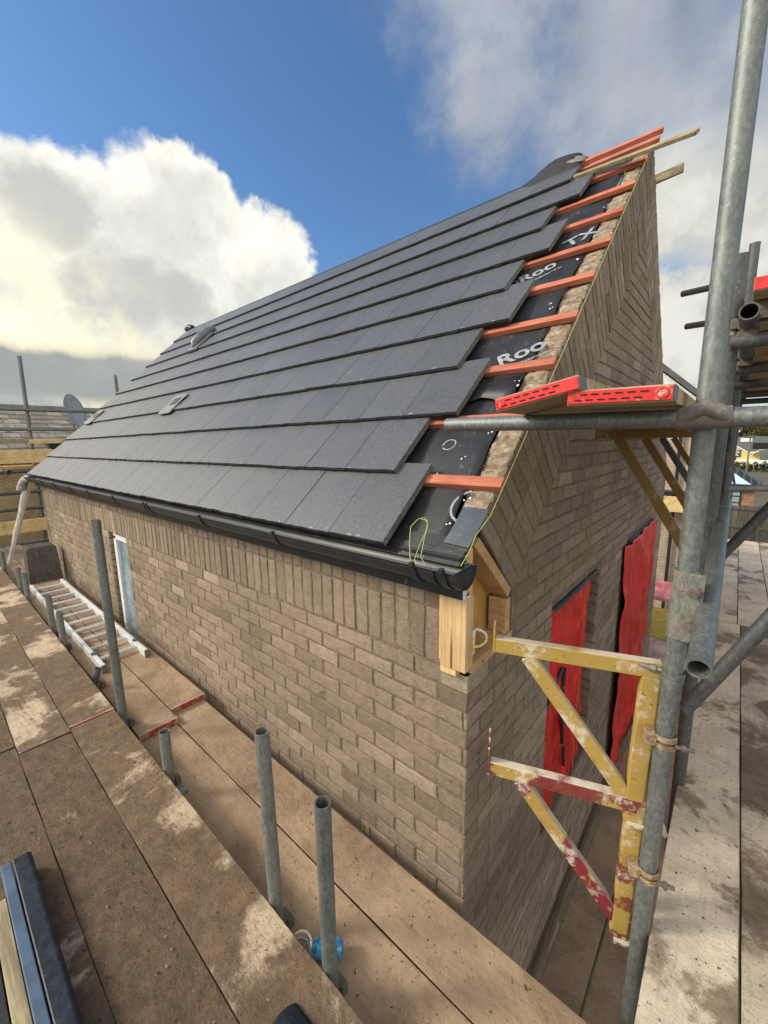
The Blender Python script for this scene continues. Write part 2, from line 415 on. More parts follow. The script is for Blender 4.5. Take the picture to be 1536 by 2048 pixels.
# mortar backing of the gable
def slab(poly, d=-.0042, th=.10, mat=1):
    n=len(poly); A=[V(d,u,v) for u,v in poly]; B=[V(d-th,u,v) for u,v in poly]
    mb.add(A+B,[tuple(range(n)),tuple(range(2*n-1,n-1,-1))]+[(i,(i+1)%n,n+(i+1)%n,n+i) for i in range(n)],mat)
pk=[(.374,1.26),(.374,rk(.374)-.012),(.085,1.575)]
slab([(.10,G0),(.374,G0),(.374,1.05),(.10,1.05)]); slab(pk)
slab([(.374,G0),(.90,G0),(.90,rk(.90)-.012),(.374,rk(.374)-.012)])
slab([(.90,G0),(1.88,G0),(1.88,-.42),(.90,-.42)]); slab([(.90,1.012),(1.88,1.012),(1.88,rk(1.88)-.012),(.90,rk(.90)-.012)])
slab([(1.88,G0),(2.78,G0),(2.78,rk(2.78)-.012),(2.5,rk(2.5)-.012),(1.88,rk(1.88)-.012)])
slab([(2.78,G0),(4.18,G0),(4.18,-1.25),(2.78,-1.25)]); slab([(2.78,1.0),(4.18,1.0),(4.18,rk(4.18)-.012),(2.78,rk(2.78)-.012)])
slab([(4.18,G0),(W,G0),(W,1.51),(4.18,rk(4.18)-.012)])
# window reveals: header bricks seen on the far jamb
for (ya,yb,za,zb) in HOLES:
    z=za+.01
    while z<zb-.02:
        brick(mb,rect(-.10,-.004,z+.004,min(z+.069,zb)),lambda u,v,d,yb=yb: V(u,yb-d-.012,v)); z+=.075
z=-.3
while z<1.0:
    brick(mb,rect(.004,.10,z+.004,z+.069),lambda u,v,d: V(-4.08+d+.012,u,v)); z+=.075
# back and side walls
mb.box(HX,-.11,W-.1,W,G0,1.45,1); mb.box(HX,HX+.1,.1,W-.1,G0,1.45,1)
n=[(HX,.1,1.45),(HX,W-.1,1.45),(HX,W/2,rk(W/2)-.1)]
mb.add(n+[(HX+.1,a[1],a[2]) for a in n],[(0,1,2),(5,4,3),(0,2,5,3),(2,1,4,5)],1)
# concrete padstone
wall=mb.build('wall',[M['brick'],M['mortar']],house)
mb=MB(); mb.box(-.112,.002,-.002,.16,.978,1.045); 
mb.build('padstone',mat_rough('concrete_padstone',(.25,.205,.15),(.34,.285,.215),50),house,bevel=.004)
# rough brick ends along the rake
mb=MB(); a=.16
while a<3.37:
    for sd in (0,1):
        w=.062; t0=random.gauss(0,.004)
        x0=-.105+random.gauss(0,.006)
        P=[]
        cols=5
        for lay in (-.04,None):
            for i in range(2):
                pass
        G=[]
        for i in range(6):
            r_=[]
            for k in range(5):
                x=x0+(-.006-x0)*i/5; aa=a+w*k/4
                h=random.gauss(0,.0025)+t0-(.012 if k in(0,4) else .005 if i in (0,5) else 0)
                p=RP(x,aa+.05/CT,h)
                if sd: p=V(p.x,W-p.y,p.z)
                r_.append(p)
            G.append(r_)
        mb.grid(G,0,.5,False)
        base=[]
        for (xx,aa) in ((x0,a),(-.006,a),(-.006,a+w),(x0,a+w)):
            p=RP(xx,aa+.05/CT,-.004)
            if sd: p=V(p.x,W-p.y,p.z)
            base.append(p)
        for k in range(4):
            p,q=base[k],base[(k+1)%4]; dn=V(0,0,-.05)
            mb.poly([p,q,q+dn,p+dn],0)
    a+=.075
# mortar bed under the brick ends
for sd in (0,1):
    q=[RP(-.112,.14,-.010),RP(-.004,.14,-.010),RP(-.004,3.50,-.010),RP(-.112,3.50,-.010)]
    if sd: q=[V(p.x,W-p.y,p.z) for p in q]
    mb.poly(q,1)
mb.build('rake_brick_ends',[M['brick_top'],M['mortar']],house)

# roof underlay
mb=MB(); G=[]
for i in range(41):
    x=-1.5+1.39*i/40
    G.append([RP(x+(.008*math.sin(j*1.7)+.006*random.random() if i==40 else 0),.02+j*.0885,.006+.004*math.sin(x*9+j*.8)+random.gauss(0,.0012)+(-.006 if (j*.0885%.343)<.08 else 0)) for j in range(40)])
mb.grid(G)
mb.poly([RP(HX,.02,.003),RP(-1.5,.02,.003),RP(-1.5,3.5,.003),RP(HX,3.5,.003)])
# lapped membrane edge
L=[]
for i in range(12):
    x=-.62+.5*i/11; L.append([RP(x,.83+.02*math.sin(i),.010+(.014 if i>7 else .004)),RP(x,1.0,.009)])
mb.grid(L)
# white nail heads / plaster splashes on the membrane
for (x,s) in ((-.125,.15),(-.09,.27),(-.115,.93),(-.12,.955),(-.13,1.52),(-.15,1.57),(-.13,2.0),(-.12,2.62),(-.13,.62),(-.20,.49),(-.28,.38)):
    for k in range(2):
        cx,cs,r=x+random.gauss(0,.008),s+random.gauss(0,.008),random.uniform(.003,.007)
        mb.poly([RP(cx+r*math.cos(i)*random.uniform(.7,1.3),cs+r*math.sin(i)*random.uniform(.7,1.3),.0145) for i in (0,.9,1.9,2.9,3.8,5.2)],1)

und=mb.build('underlay',[M['membrane'],M['white']],house,solid=.002)
def text(body, size, p, xdir, ydir, name, mat, parent, off=.0, ext=.0005, align='LEFT', sx=1.0):
    cu=bpy.data.curves.new('lettering','FONT'); cu.body=body; cu.size=size; cu.extrude=ext; cu.align_x=align; cu.offset=off
    ob=bpy.data.objects.new('lettering',cu); COL.objects.link(ob)
    bpy.context.view_layer.update()
    me=bpy.data.meshes.new_from_object(ob.evaluated_get(bpy.context.evaluated_depsgraph_get()))
    bpy.data.objects.remove(ob); bpy.data.curves.remove(cu)
    xd=Vector(xdir).normalized(); yd=Vector(ydir); yd=(yd-xd*yd.dot(xd)).normalized(); zd=xd.cross(yd)
    o0=ORI[parent.name]
    for v in me.vertices: v.co=Vector(p)+xd*(v.co.x*sx)+yd*v.co.y+zd*v.co.z-o0
    me.materials.append(mat); o=bpy.data.objects.new(name,me); COL.objects.link(o); o.parent=parent; ORI[o.name]=o0
    return o
slope=V(0,CT,ST)
d1=V(1,0,0)+slope*.55; u1=slope-V(.55,0,0)
text('Roo',.135,RP(-.262,1.085,.013),d1,u1,'printed_lettering',M['print'],house,.003)
text('manufactured in',.028,RP(-.205,1.06,.013),d1,u1,'printed_lettering',M['print'],house,.0008)
text('Roo',.125,RP(-.42,1.90,.013),d1,u1,'printed_lettering',M['print'],house,.003)
text('manufactured in',.028,RP(-.36,1.875,.013),d1,u1,'printed_lettering',M['print'],house,.0008)
text('TX',.14,RP(-.235,2.20,.013),d1,u1,'printed_lettering',M['print'],house,.003)
def ringmark(cx,cs,r,a0,a1,w=.006):
    mb=MB(); n=24; G=[]
    for i in range(n+1):
        a=a0+(a1-a0)*i/n
        G.append([RP(cx+math.cos(a)*rr,cs+math.sin(a)*rr,.0135) for rr in (r-w,r+w)])
    mb.grid(G,0,.5,False); return mb
k=ringmark(-.065,.24,.075,1.9,4.6,.005); k.build('printed_mark',M['print'],house)
k=ringmark(-.49,1.905,.05,-.9,2.2,.004); k.build('printed_mark',M['print'],house)
k=ringmark(-.30,.915,.05,-2.4,-.2,.004); k.build('printed_mark',M['print'],house)
k=ringmark(-.30,.56,.03,0,6.2,.003); k.build('printed_mark',M['print'],house)
# battens
for k in range(9):
    s=.345+.350*k; ln=.022+random.uniform(-.006,.008)
    mb=MB(); A=[RP(-1.1,s-.024,.008),RP(ln,s-.024,.008),RP(ln,s+.024,.008),RP(-1.1,s+.024,.008)]
    B=[RP(-1.1,s-.024,.036),RP(ln,s-.024,.036),RP(ln,s+.024,.036),RP(-1.1,s+.024,.036)]
    mb.hexa(A+B); mb.build('batten',M['batten'],house,bevel=.002)
for (s,h) in ((3.455,.004),(3.505,.035)):
    mb=MB(); e=.045 if h<.02 else .06
    xl=-.60; mb.hexa([RP(xl,s-.022,h),RP(e,s-.022,h),RP(e,s+.022,h),RP(xl,s+.022,h)]+[RP(xl,s-.022,h+.030),RP(e,s-.022,h+.030),RP(e,s+.022,h+.030),RP(xl,s+.022,h+.030)])
    mb.build('ridge_batten',M['batten'],house,bevel=.002)

# tiles
mb=MB()
def tile(x0,x1,k):
    s0=.352*k-.014+random.gauss(0,.0015); L=.42 if k<9 else .355; th=.0225; u0=.0605; jx=random.gauss(0,.0008)
    x0+=.0019+jx; x1-=.0019-jx
    hb=lambda d: u0+(.034-u0)*d/.42+random.gauss(0,.0004)
    r=random.random()
    n=7; fr=[]; 
    for i in range(n+1):
        x=x0+(x1-x0)*i/n
        js=random.gauss(0,.0015) if 0<i<n else random.gauss(0,.0010)
        fr.append((x,s0+js))
    h0=hb(0); h1=hb(L)
    top=[[RP(x,s+.004,h0+th) for x,s in fr],[RP(x,s0+L,h1+th) for x,s in fr]]
    mb.grid(top,0,r,False)
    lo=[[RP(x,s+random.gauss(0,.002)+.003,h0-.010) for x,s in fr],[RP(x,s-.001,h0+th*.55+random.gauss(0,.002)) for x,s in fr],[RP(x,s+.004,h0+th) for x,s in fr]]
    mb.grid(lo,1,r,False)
    for _ in range(random.choice((0,0,0,1,1,2))):
        cx=random.uniform(x0+.02,x1-.02); rr=random.uniform(.003,.008); cs=s0+.005+rr*random.uniform(.2,1.1)
        mb.poly([RP(cx+rr*1.8*math.cos(a)*random.uniform(.5,1.2),max(s0+.0042,cs+rr*math.sin(a)*random.uniform(.5,1.2)),h0+th+.0008-.03*(cs-s0)) for a in (0,.8,1.7,2.5,3.3,4.2,5.3)],3,r)
    for x in (x0,x1):
        mb.poly([RP(x,s0+.003,h0-.004),RP(x,s0+.004,h0+th),RP(x,s0+L,h1+th),RP(x,s0+L,h1-.004)],2,r)
    mb.poly([RP(x0,s0+L,h1-.004),RP(x1,s0+L,h1-.004),RP(x1,s0+L,h1+th),RP(x0,s0+L,h1+th)],2,r)
    mb.poly([RP(x0,s0+.003,h0-.004),RP(x1,s0+.003,h0-.004),RP(x1,s0+L,h1-.004),RP(x0,s0+L,h1-.004)],2,r)
for k in range(10):
    xr=-.295 if k%2==0 else -.445
    x=xr
    while x>-7.19:
        tile(max(x-.30,-7.20),x,k); x-=.30
# rear slope
q=[RP(HX-.1,-.05,.06),RP(-.35,-.05,.06),RP(-.35,3.52,.06),RP(HX-.1,3.52,.06)]
q=[V(p.x,W-p.y,p.z) for p in q]; mb.poly(q,0,.5); mb.poly([p-V(0,0,.03) for p in q],0,.5)
mb.build('roof_tiles',[M['tile'],M['tile_edge'],mat_rough('tile_cut_side',(.10,.095,.085),(.20,.19,.17),80),mat_rough('tile_chip',(.16,.155,.15),(.46,.44,.41),90)],house)
# ridge roll with its loose end curled up
mb=MB(); G=[]
prof=[(-7.15,0),(-4,0),(-2,0),(-1.25,.0),(-.95,.0),(-.86,.03),(-.79,.08),(-.72,.125),(-.66,.15),(-.60,.15),(-.55,.135),(-.51,.11),(-.485,.085),(-.470,.06)]
for i,(x,dz) in enumerate(prof):
    row=[]
    for j in range(13):
        b=(j-6)/6
        s_=abs(b)*.17
        zz=4.0-s_*.80+dz*.62*(1-b*b)+(.006*math.sin(j*2.4+i) if dz>0 else 0)
        row.append(V(x+(.02*math.sin(j) if dz>.05 else 0),2.5+b*.15,zz))
    G.append(row)
mb.grid(G); mb.build('ridge_roll',mat_plain('ridge_roll_black',(.022,.022,.025),.6,0,.4,20,None,.01,.3),house,solid=.004)
mb=MB(); G=[]
for i in range(9):
    x=-.70+.27*i/8; row=[]
    for j in range(9):
        b=(j-4)/4; row.append(V(x,2.5+b*.10,3.985+.075*math.sin(PI*(i+1)/10)*(1-.5*b*b)-abs(b)*.06))
    G.append(row)
mb.grid(G); mb.build('ridge_roll_flap',mat_plain('grey_flap',(.20,.17,.15),.6,0,.3,20),house,solid=.003)
# far end ridge cap
mb=MB(); mb.path([(-7.35,2.5,4.02),(-7.22,2.5,4.03),(-7.1,2.5,4.0)],.05,10,0,.5,[.045,.06,.05]); mb.build('ridge_end_cap',M['pvc'],house)
# cowl vent and flush vents
vt=mat_plain('vent_grey',(.14,.15,.155),.45,0,.2,20)
mb=MB(); mb.path([RP(-5.40,2.50,.10),RP(-5.40,2.54,.125),RP(-5.40,2.68,.14),RP(-5.40,2.84,.13),RP(-5.40,2.93,.11),RP(-5.40,2.97,.10)],.07,14,0,.5,[.03,.055,.062,.055,.04,.02])
mb.obox(RP(-5.40,2.62,.09),V(.14,0,0),slope*.20,V(0,-ST,CT)*.012); mb.build('cowl_vent',vt,house)
vp=mat_plain('pale_vent_plate',(.15,.155,.16),.5,0,.2,20)
for (x,s) in ((-3.95,1.14),(-6.85,1.16)):
    mb=MB(); mb.obox(RP(x,s,.088),V(.145,0,0),slope*.155,V(0,-ST,CT)*.006)
    o=mb.build('vent_tile',vp,house,bevel=.003)
    mb=MB(); mb.obox(RP(x+.02,s+.03,.096),V(.07,0,0),slope*.05,V(0,-ST,CT)*.003); mb.build('vent_grille',M['pvc'],o)

# fascia, eaves strip, gutter
mb=MB(); mb.box(-7.16,.0,-.046,-.026,1.352,1.50); mb.box(-7.16,.0,-.026,.004,1.352,1.362)
fa=mb.build('fascia_board',M['pvc'],house)
mb=MB(); mb.box(.0015,.004,-.046,-.026,1.352,1.42); mb.box(.0015,.004,-.024,.004,1.352,1.36); mb.build('fascia_cut_end',M['pvc_end'],fa)
mb=MB()
for (a,b,h) in ((-.012,.05,.012),(.042,.10,.004)):
    A=[RP(-7.1,a,h),RP(.0,a,h),RP(.0,b,h+.004),RP(-7.1,b,h+.004)]
    mb.hexa(A+[p+V(0,-ST,CT)*.008 for p in A])
mb.box(-7.1,.0,-.062,-.048,1.47,1.505)
mb.build('eaves_vent_strip',M['pvc'],house,bevel=.002)
mb=MB(); A=[RP(-.098,.07,.016),RP(.004,.065,.016),RP(.022,.225,.026),RP(-.078,.225,.026)]; mb.hexa(A+[p+V(0,-ST,CT)*.004 for p in A])
mb.build('eaves_tray',M['pvc_tray'],house,bevel=.0015)
mb=MB(); GR=.062; gc=(-.112,1.486)
def arc(R_,n=14,e=0): return [(gc[0]+R_*math.cos(PI+e+(PI-2*e)*i/n),gc[1]+R_*math.sin(PI+e+(PI-2*e)*i/n)) for i in range(n+1)]
o_=arc(GR); i_=arc(GR-.003)
def gut(x0,x1,O,I,mb):
    G=[[V(x,y,z) for y,z in O] for x in (x0,x1)]; mb.grid(G)
    G=[[V(x,y,z) for y,z in I][::-1] for x in (x0,x1)]; mb.grid(G)
    for a,b in ((O[0],I[0]),(O[-1],I[-1])): mb.poly([V(x0,*a),V(x1,*a),V(x1,*b),V(x0,*b)])
    for x in (x0,x1):
        for k in range(len(O)-1): mb.poly([V(x,*O[k]),V(x,*O[k+1]),V(x,*I[k+1]),V(x,*I[k])])
gut(-7.22,.045,o_,i_,mb)
for (x0,x1) in ((-7.22,.047),):
    mb.tube((x0,gc[0]-GR,gc[1]),(x1,gc[0]-GR,gc[1]),.0045,8); mb.tube((x0,gc[0]+GR,gc[1]),(x1,gc[0]+GR,gc[1]),.004,8)
mb.poly([V(.047,y,z) for y,z in arc(GR+.003)]); mb.poly([V(.041,y,z) for y,z in arc(GR)][::-1])
gut(.033,.051,arc(GR+.004),arc(GR),mb)
gt=mb.build('gutter',M['pvc'],house)
for x in (-.115,.0,-.90,-1.62,-2.41,-2.47,-3.13,-3.85,-4.5,-5.2,-5.9,-6.6):
    mb=MB(); gut(x-.014,x+.014,arc(GR+.006),arc(GR+.001),mb)
    if x>-.05: gut(x-.045,x-.031,arc(GR+.005),arc(GR+.001),mb)
    mb.box(x-.008,x+.008,gc[0]-GR-.012,gc[0]-GR+.004,gc[1]-.004,gc[1]+.012)
    mb.build('gutter_bracket',M['pvc'],gt,bevel=.0015)

# timber box at the eaves corner
mb=MB(); mb.box(-.098,.006,-.030,.024,1.075,1.352); mb.box(-.040,-.004,-.024,.030,1.352,1.52)
mb.build('corner_stud',M['pine'],house,bevel=.002)
mb=MB(); mb.box(-.109,-.101,-.020,.03,1.09,1.352); mb.box(-.100,-.035,-.024,.018,1.047,1.074)
mb.build('timber_packer',mat_wood('raw_pine_edge',(.62,.42,.17),(.74,.55,.28),(40,40,4),.7,False),house,bevel=.001)
mb=MB(); mb.box(-.100,.003,.026,.372,1.047,1.085); mb.build('ledge_board',M['pine_h'],house,bevel=.002)
mb=MB(); mb.box(-.108,-.100,.02,.37,1.085,1.50); mb.build('plywood_back',M['ply'],house)
mb=MB(); mb.box(-.085,-.008,.325,.370,1.087,1.235); mb.build('timber_block',M['pine_h'],house,bevel=.002)
mb=MB(); mb.beam(V(-.050,.055,1.535),V(-.050,.345,1.262),.096,.040,(0,1,1)); mb.build('sloping_timber',M['pine_h'],house,bevel=.002)
mb=MB(); mb.box(-.30,-.09,.02,.10,1.046,1.052); mb.build('dark_joint',M['dark'],house)

# front window
wf=mat_plain('pale_window_frame',(.62,.64,.66),.5,0,.15,25,None,0,.3)
mb=MB(); mb.box(-4.0,-3.93,.02,.07,-.2,1.02); mb.box(-4.0,-3.56,.02,.07,.985,1.035); mb.box(-3.60,-3.56,.03,.07,-.2,.985)
fr=mb.build('window_frame',wf,house,bevel=.004)
mb=MB(); G=[[V(-3.93+.33*i/10,.05+.008*math.sin(i*1.3+j*.5)+.004*random.random(),-.2+1.19*j/14) for j in range(15)] for i in range(11)]
mb.grid(G); mb.build('window_sheeting',mat_plain('blue_grey_film',(.22,.29,.33),.18,0,.3,9),fr)
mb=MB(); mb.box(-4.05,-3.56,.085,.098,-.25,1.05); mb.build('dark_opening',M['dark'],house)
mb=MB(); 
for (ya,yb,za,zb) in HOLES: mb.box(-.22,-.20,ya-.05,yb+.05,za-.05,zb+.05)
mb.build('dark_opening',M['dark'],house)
# black dpc flaps over the gable windows
for (ya,yb,za,zb) in HOLES:
    mb=MB()
    G=[[V(-.03+.05*k,ya+(yb-ya)*i/10*.9,zb-.004-.009*k*(1+.9*random.random())) for k in (0,1)] for i in range(11)]
    mb.grid(G)
    mb.build('damp_course_flap',M['membrane'],house,solid=.002)
# small brass wall tie
mb=MB(); p=bp(735,1660,1,-.004); mb.box(p.x-.012,p.x+.012,-.006,-.003,p.z-.02,p.z+.03); mb.build('wall_tie',mat_plain('brass_tie',(.55,.38,.13),.4,.5),house)

# ------------------------------------------------------------------ red sheets in the gable windows
def mat_redsheet():
    m,t,b=newmat('red_polythene'); p=pos(t)
    n=t.noise(vscale(t,p,(16,16,2.6)),1.0,6,.65,.8); n2=t.noise(p,6,5,.65)
    c=t.mix(t.smooth(n2,.3,.7),(.44,.013,.011),(.74,.032,.026))
    c=t.mix(t.math('MULTIPLY',t.smooth(n,.56,.76),.30),c,(.78,.36,.32))  # whitish reflections on the creases painted into the red
    setb(t,b,c,.26,0,.5); bump(t,b,n,.8,.03)
    t.set(b.inputs['Transmission Weight'],0.0); t.set(b.inputs['Subsurface Weight'],0.0)
    return m
M['red_sheet']=mat_redsheet()
def sheet(y0,y1,z0,z1,x,folds,amp,label,left=None,tear=None):
    mb=MB(); G=[]; n=60; mm=60
    CRS=[(random.uniform(3,14),random.uniform(-16,16),random.uniform(0,6),random.uniform(.3,1.0)) for _ in range(7)]
    for i in range(n+1):
        row=[]
        for j in range(mm+1):
            f=i/n; g=j/mm
            y=y0+(y1-y0)*f; zz=z1-(z1-z0)*g
            y+=.012*math.sin(g*6+f*2)
            cr=0
            for (ka,kb,ph,am) in CRS: cr+=am*(1-abs(math.sin(ka*f+kb*g+ph)))**3
            xx=x+amp*math.sin(f*folds*PI+g*1.5+.8*math.sin(g*4))*(.35+.65*g)+amp*cr+random.gauss(0,.0005)
            zz+=(.05*math.sin(f*7+1)+.03*math.sin(f*17)+.02*math.sin(f*41))*max(0,g-.7)/.3
            row.append(V(xx,y,zz))
        G.append(row)
    mb.grid(G)
    return tag(mb.build('plastic_sheet',M['red_sheet'],None,solid=.0015,loc=(x,(y0+y1)/2,z0)),label,'plastic sheet','red sheets over the window openings')
sheet(.90,1.78,-.44,1.003,-.040,3,.012,'smaller red plastic sheet over the gable window nearest the corner')
sheet(2.60,4.28,-1.30,.995,.020,3,.016,'tall creased red plastic sheet over the farther gable window')
mb=MB()
for pts in ([(-.015,.93,.40),(-.02,1.05,.46),(-.02,1.2,.52)],[(-.02,1.25,.5),(-.03,1.27,.2),(-.02,1.30,-.05)],[(-.02,1.33,-.1),(-.02,1.36,-.25)]):
    mb.path(pts,.012,6,0,.5)
tag(mb.build('membrane_strip',M['membrane']),'thin torn black membrane strip across the nearer red sheet','strip')

# ------------------------------------------------------------------ string line, offcuts, mug
mb=MB()
mb.path([RP(.040,3.20,.06),RP(.042,2.0,.05),RP(.044,1.1,.045),RP(.042,.19,.04),RP(.028,.10,.05),V(.030,-.06,1.53),V(.022,-.10,1.49)],.0013,6)
mb.path([RP(-.166,-.05,.045),RP(-.20,.02,.06),RP(-.222,.082,.07),RP(-.205,.115,.075),RP(-.18,.127,.075),RP(-.155,.10,.07),RP(-.150,.05,.06),RP(-.135,-.02,.05),V(-.11,-.11,1.475)],.0013,6)
mb.path([RP(-.195,.117,.078),RP(-.165,.118,.072),RP(-.153,.08,.066),RP(-.160,.03,.055),RP(-.158,-.03,.045),V(-.14,-.12,1.47)],.0012,6)
tag(mb.build('string_line',M['string']),'yellow green bricklayer line along the roof edge looped over the gutter','string')
mb=MB(); mb.path([(.012,1.46,1.9),(.013,1.47,.9),(.012,1.45,-.9)],.002,6); tag(mb.build('plumb_line',mat_plain('olive_line',(.24,.24,.08),.8)),'thin olive line hanging down the gable between the red sheets','string')
def offcut(a,b,w,h,up,label):
    mb=MB(); mb.beam(a,b,w,h,up); return tag(mb.build('timber_offcut',M['grey_wood'],None,bevel=.002),label,'timber','weathered timbers sticking out at the ridge')
offcut(RP(-.62,3.285,.050),bp(1396,262,0,.30),.045,.022,(0,-ST,CT),'long pale grey batten laid over the ridge pointing past the gable')
offcut(V(-.5,2.78,3.77),V(.165,2.68,3.78),.02,.06,(0,0,1),'short grey timber end sticking out behind the gable peak')
mug=thing('mug','white mug with yellow pattern standing in the timber corner box','mug',(-.058,.085,1.086))
mb=MB(); n=28; prof=[(.033,1.086),(.036,1.092),(.037,1.19),(.0345,1.19),(.033,1.10),(.0,1.10)]
G=[[V(-.058+r*math.cos(2*PI*i/n),.085+r*math.sin(2*PI*i/n),z) for r,z in prof] for i in range(n+1)]
mb.grid(G)
def mat_mug():
    m,t,b=newmat('mug_glaze'); p=pos(t)
    k=t.smooth(t.noise(p,55,3,.6),.47,.5); z=t.n('ShaderNodeSeparateXYZ',None,Vector=p).outputs[2]
    zone=t.math('MULTIPLY',t.smooth(z,1.10,1.105),t.smooth(z,1.175,1.17))
    c=t.mix(t.math('MULTIPLY',k,zone),(.8,.8,.78),(.75,.52,.02)); setb(t,b,c,.2); return m
MG=mat_mug(); mb.build('cup',MG,mug)
mb=MB(); mb.path([V(-.058,.085,1.145)+V(.757,.653,0)*(.034+.046*math.sin(PI*q/12))+V(0,0,.036*math.cos(PI*q/12)) for q in range(13)],.005,10); mb.build('handle',MG,mug)

# ------------------------------------------------------------------ scaffold boards
def board(x0,x1,y0,y1,ztop,mat,label,group,along='x',th=.038,red=(),edge=None):
    t=thing('scaffold_board',label,'scaffold board',((x0+x1)/2,(y0+y1)/2,ztop-th),group)
    mb=MB(); n=28; m_=4; G=[]
    sag=random.gauss(0,.0025); tw=random.gauss(0,.002)
    def top(f,g):
        x=x0+(x1-x0)*(f if along=='x' else g); y=y0+(y1-y0)*(g if along=='x' else f)
        return V(x,y,ztop+sag*math.sin(PI*f)+tw*(g-.5)*2*(f-.5))
    wob=[[random.gauss(0,.0009) for j in range(2)] for i in range(n+1)]
    def pt(i,j,dz,ins):
        p=top(i/n,j/m_)
        if along=='x': p.y+= wob[i][0 if j==0 else 1]*(j in(0,m_)) + (ins if j==0 else -ins if j==m_ else 0)
        else: p.x+= wob[i][0 if j==0 else 1]*(j in(0,m_)) + (ins if j==0 else -ins if j==m_ else 0)
        p.z+=dz; return p
    mb.grid([[pt(i,j,0,.002) for j in range(m_+1)] for i in range(n+1)],0,.5,False)
    for j in (0,m_):
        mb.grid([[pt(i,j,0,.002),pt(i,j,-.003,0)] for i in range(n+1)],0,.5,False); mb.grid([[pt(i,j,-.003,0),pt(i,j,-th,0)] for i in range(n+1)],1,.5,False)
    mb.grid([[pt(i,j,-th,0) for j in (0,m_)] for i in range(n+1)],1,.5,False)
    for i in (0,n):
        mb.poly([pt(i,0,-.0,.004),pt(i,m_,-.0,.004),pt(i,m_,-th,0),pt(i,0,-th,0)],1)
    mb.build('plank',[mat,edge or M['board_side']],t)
    for e in red:
        mb=MB(); c0,c1=(x0,x1) if along=='x' else (y0,y1)
        q=c1 if e>0 else c0
        a,b=(q-.009,q+.0012) if e>0 else (q-.0015,q+.020)
        if along=='x': mb.box(a,b,y0-.001,y1+.001,ztop-th-.001,ztop+.0012)
        else: mb.box(x0-.001,x1+.001,a,b,ztop-th-.001,ztop+.0012)
        mb.build('end_band',M['red_band'],t,bevel=.002)
    return t
ZU=.29; ZL=.136
rows=['edge','second','third','fourth','fifth','sixth']
gU='boards of the muddy upper walkway'
for r in range(6):
    y1=-.591-.2265*r; y0=y1-.2240
    jx=[-2.10,-2.06,-2.15,-1.2,-2.6,-1.7][r]+0.0
    far=[-5.9,-6.2,-6.0,-5.6,-6.1,-5.8][r]
    mt=M['board_u'] if r==0 else M['board_m']
    nm='along the drop edge' if r==0 else '%s from the drop edge'%rows[r]
    board(jx+.004,1.9,y0,y1,ZU,mt,'mud stained walkway board %s, near length beside the camera'%nm,gU)
    board(far+.004,jx-.004,y0,y1,ZU+.004,M['board_u'] if r<2 else mt,'walkway board %s, middle length'%nm if r else 'pale walkway board along the drop edge with a red end, middle length',gU,red=(1,) if r==0 else ())
    if r<3: board(-9.5,far-.004,y0,y1,ZU,mt,'distant walkway board %s, beside the tile stack'%nm,gU)
gL='boards of the lower walkway by the wall'
board(-9.3,.50,-.3135,-.093,ZL,M['board_l'],'smooth tan board of the lower walkway running beside the brick wall',gL)
board(-9.3,.47,-.540,-.3185,ZL-.002,M['board_l'],'brown board of the lower walkway under the standing tubes',gL)
board(-5.9,-2.0,-.305,-.080,ZL+.040,M['board_l'],'lapped board with red end touching the wall beside the ladder',gL,red=(1,))
board(-5.8,-1.885,-.537,-.312,ZL+.041,M['board_l'],'lapped board with red end under the ladder',gL,red=(1,))
gR='boards of the right hand walkway'
ZR=.31
xs=[.592,.814,1.040,1.266,1.492]; 
names=['narrow pale board on the open edge','stained board second from the open edge','board third from the open edge','board fourth from the open edge']
for i in range(4):
    x0=xs[i]+.003; x1=xs[i+1]-.003
    m1=M['board_r'] if i==0 else M['board_rm']
    board(x0,x1,-2.2,3.2,ZR,m1,'%s of the right hand walkway, near length'%names[i],gR,'y')
    board(x0-.02*(i>0),x1-.02,3.206,7.0,ZR,M['board_r'],'%s of the right hand walkway, far length'%names[i],gR,'y')
gG='boards of the deep walkway below the gable'
for i,(x0,x1) in enumerate(((.088,.300),(.312,.533),(.538,.76))):
    board(x0,x1,-1.2,7.6,-1.226,M['board_l'],['dark board low down nearest the gable wall','dark board low down in the middle of the gap','dark board low down under the right hand walkway'][i],gG,'y')
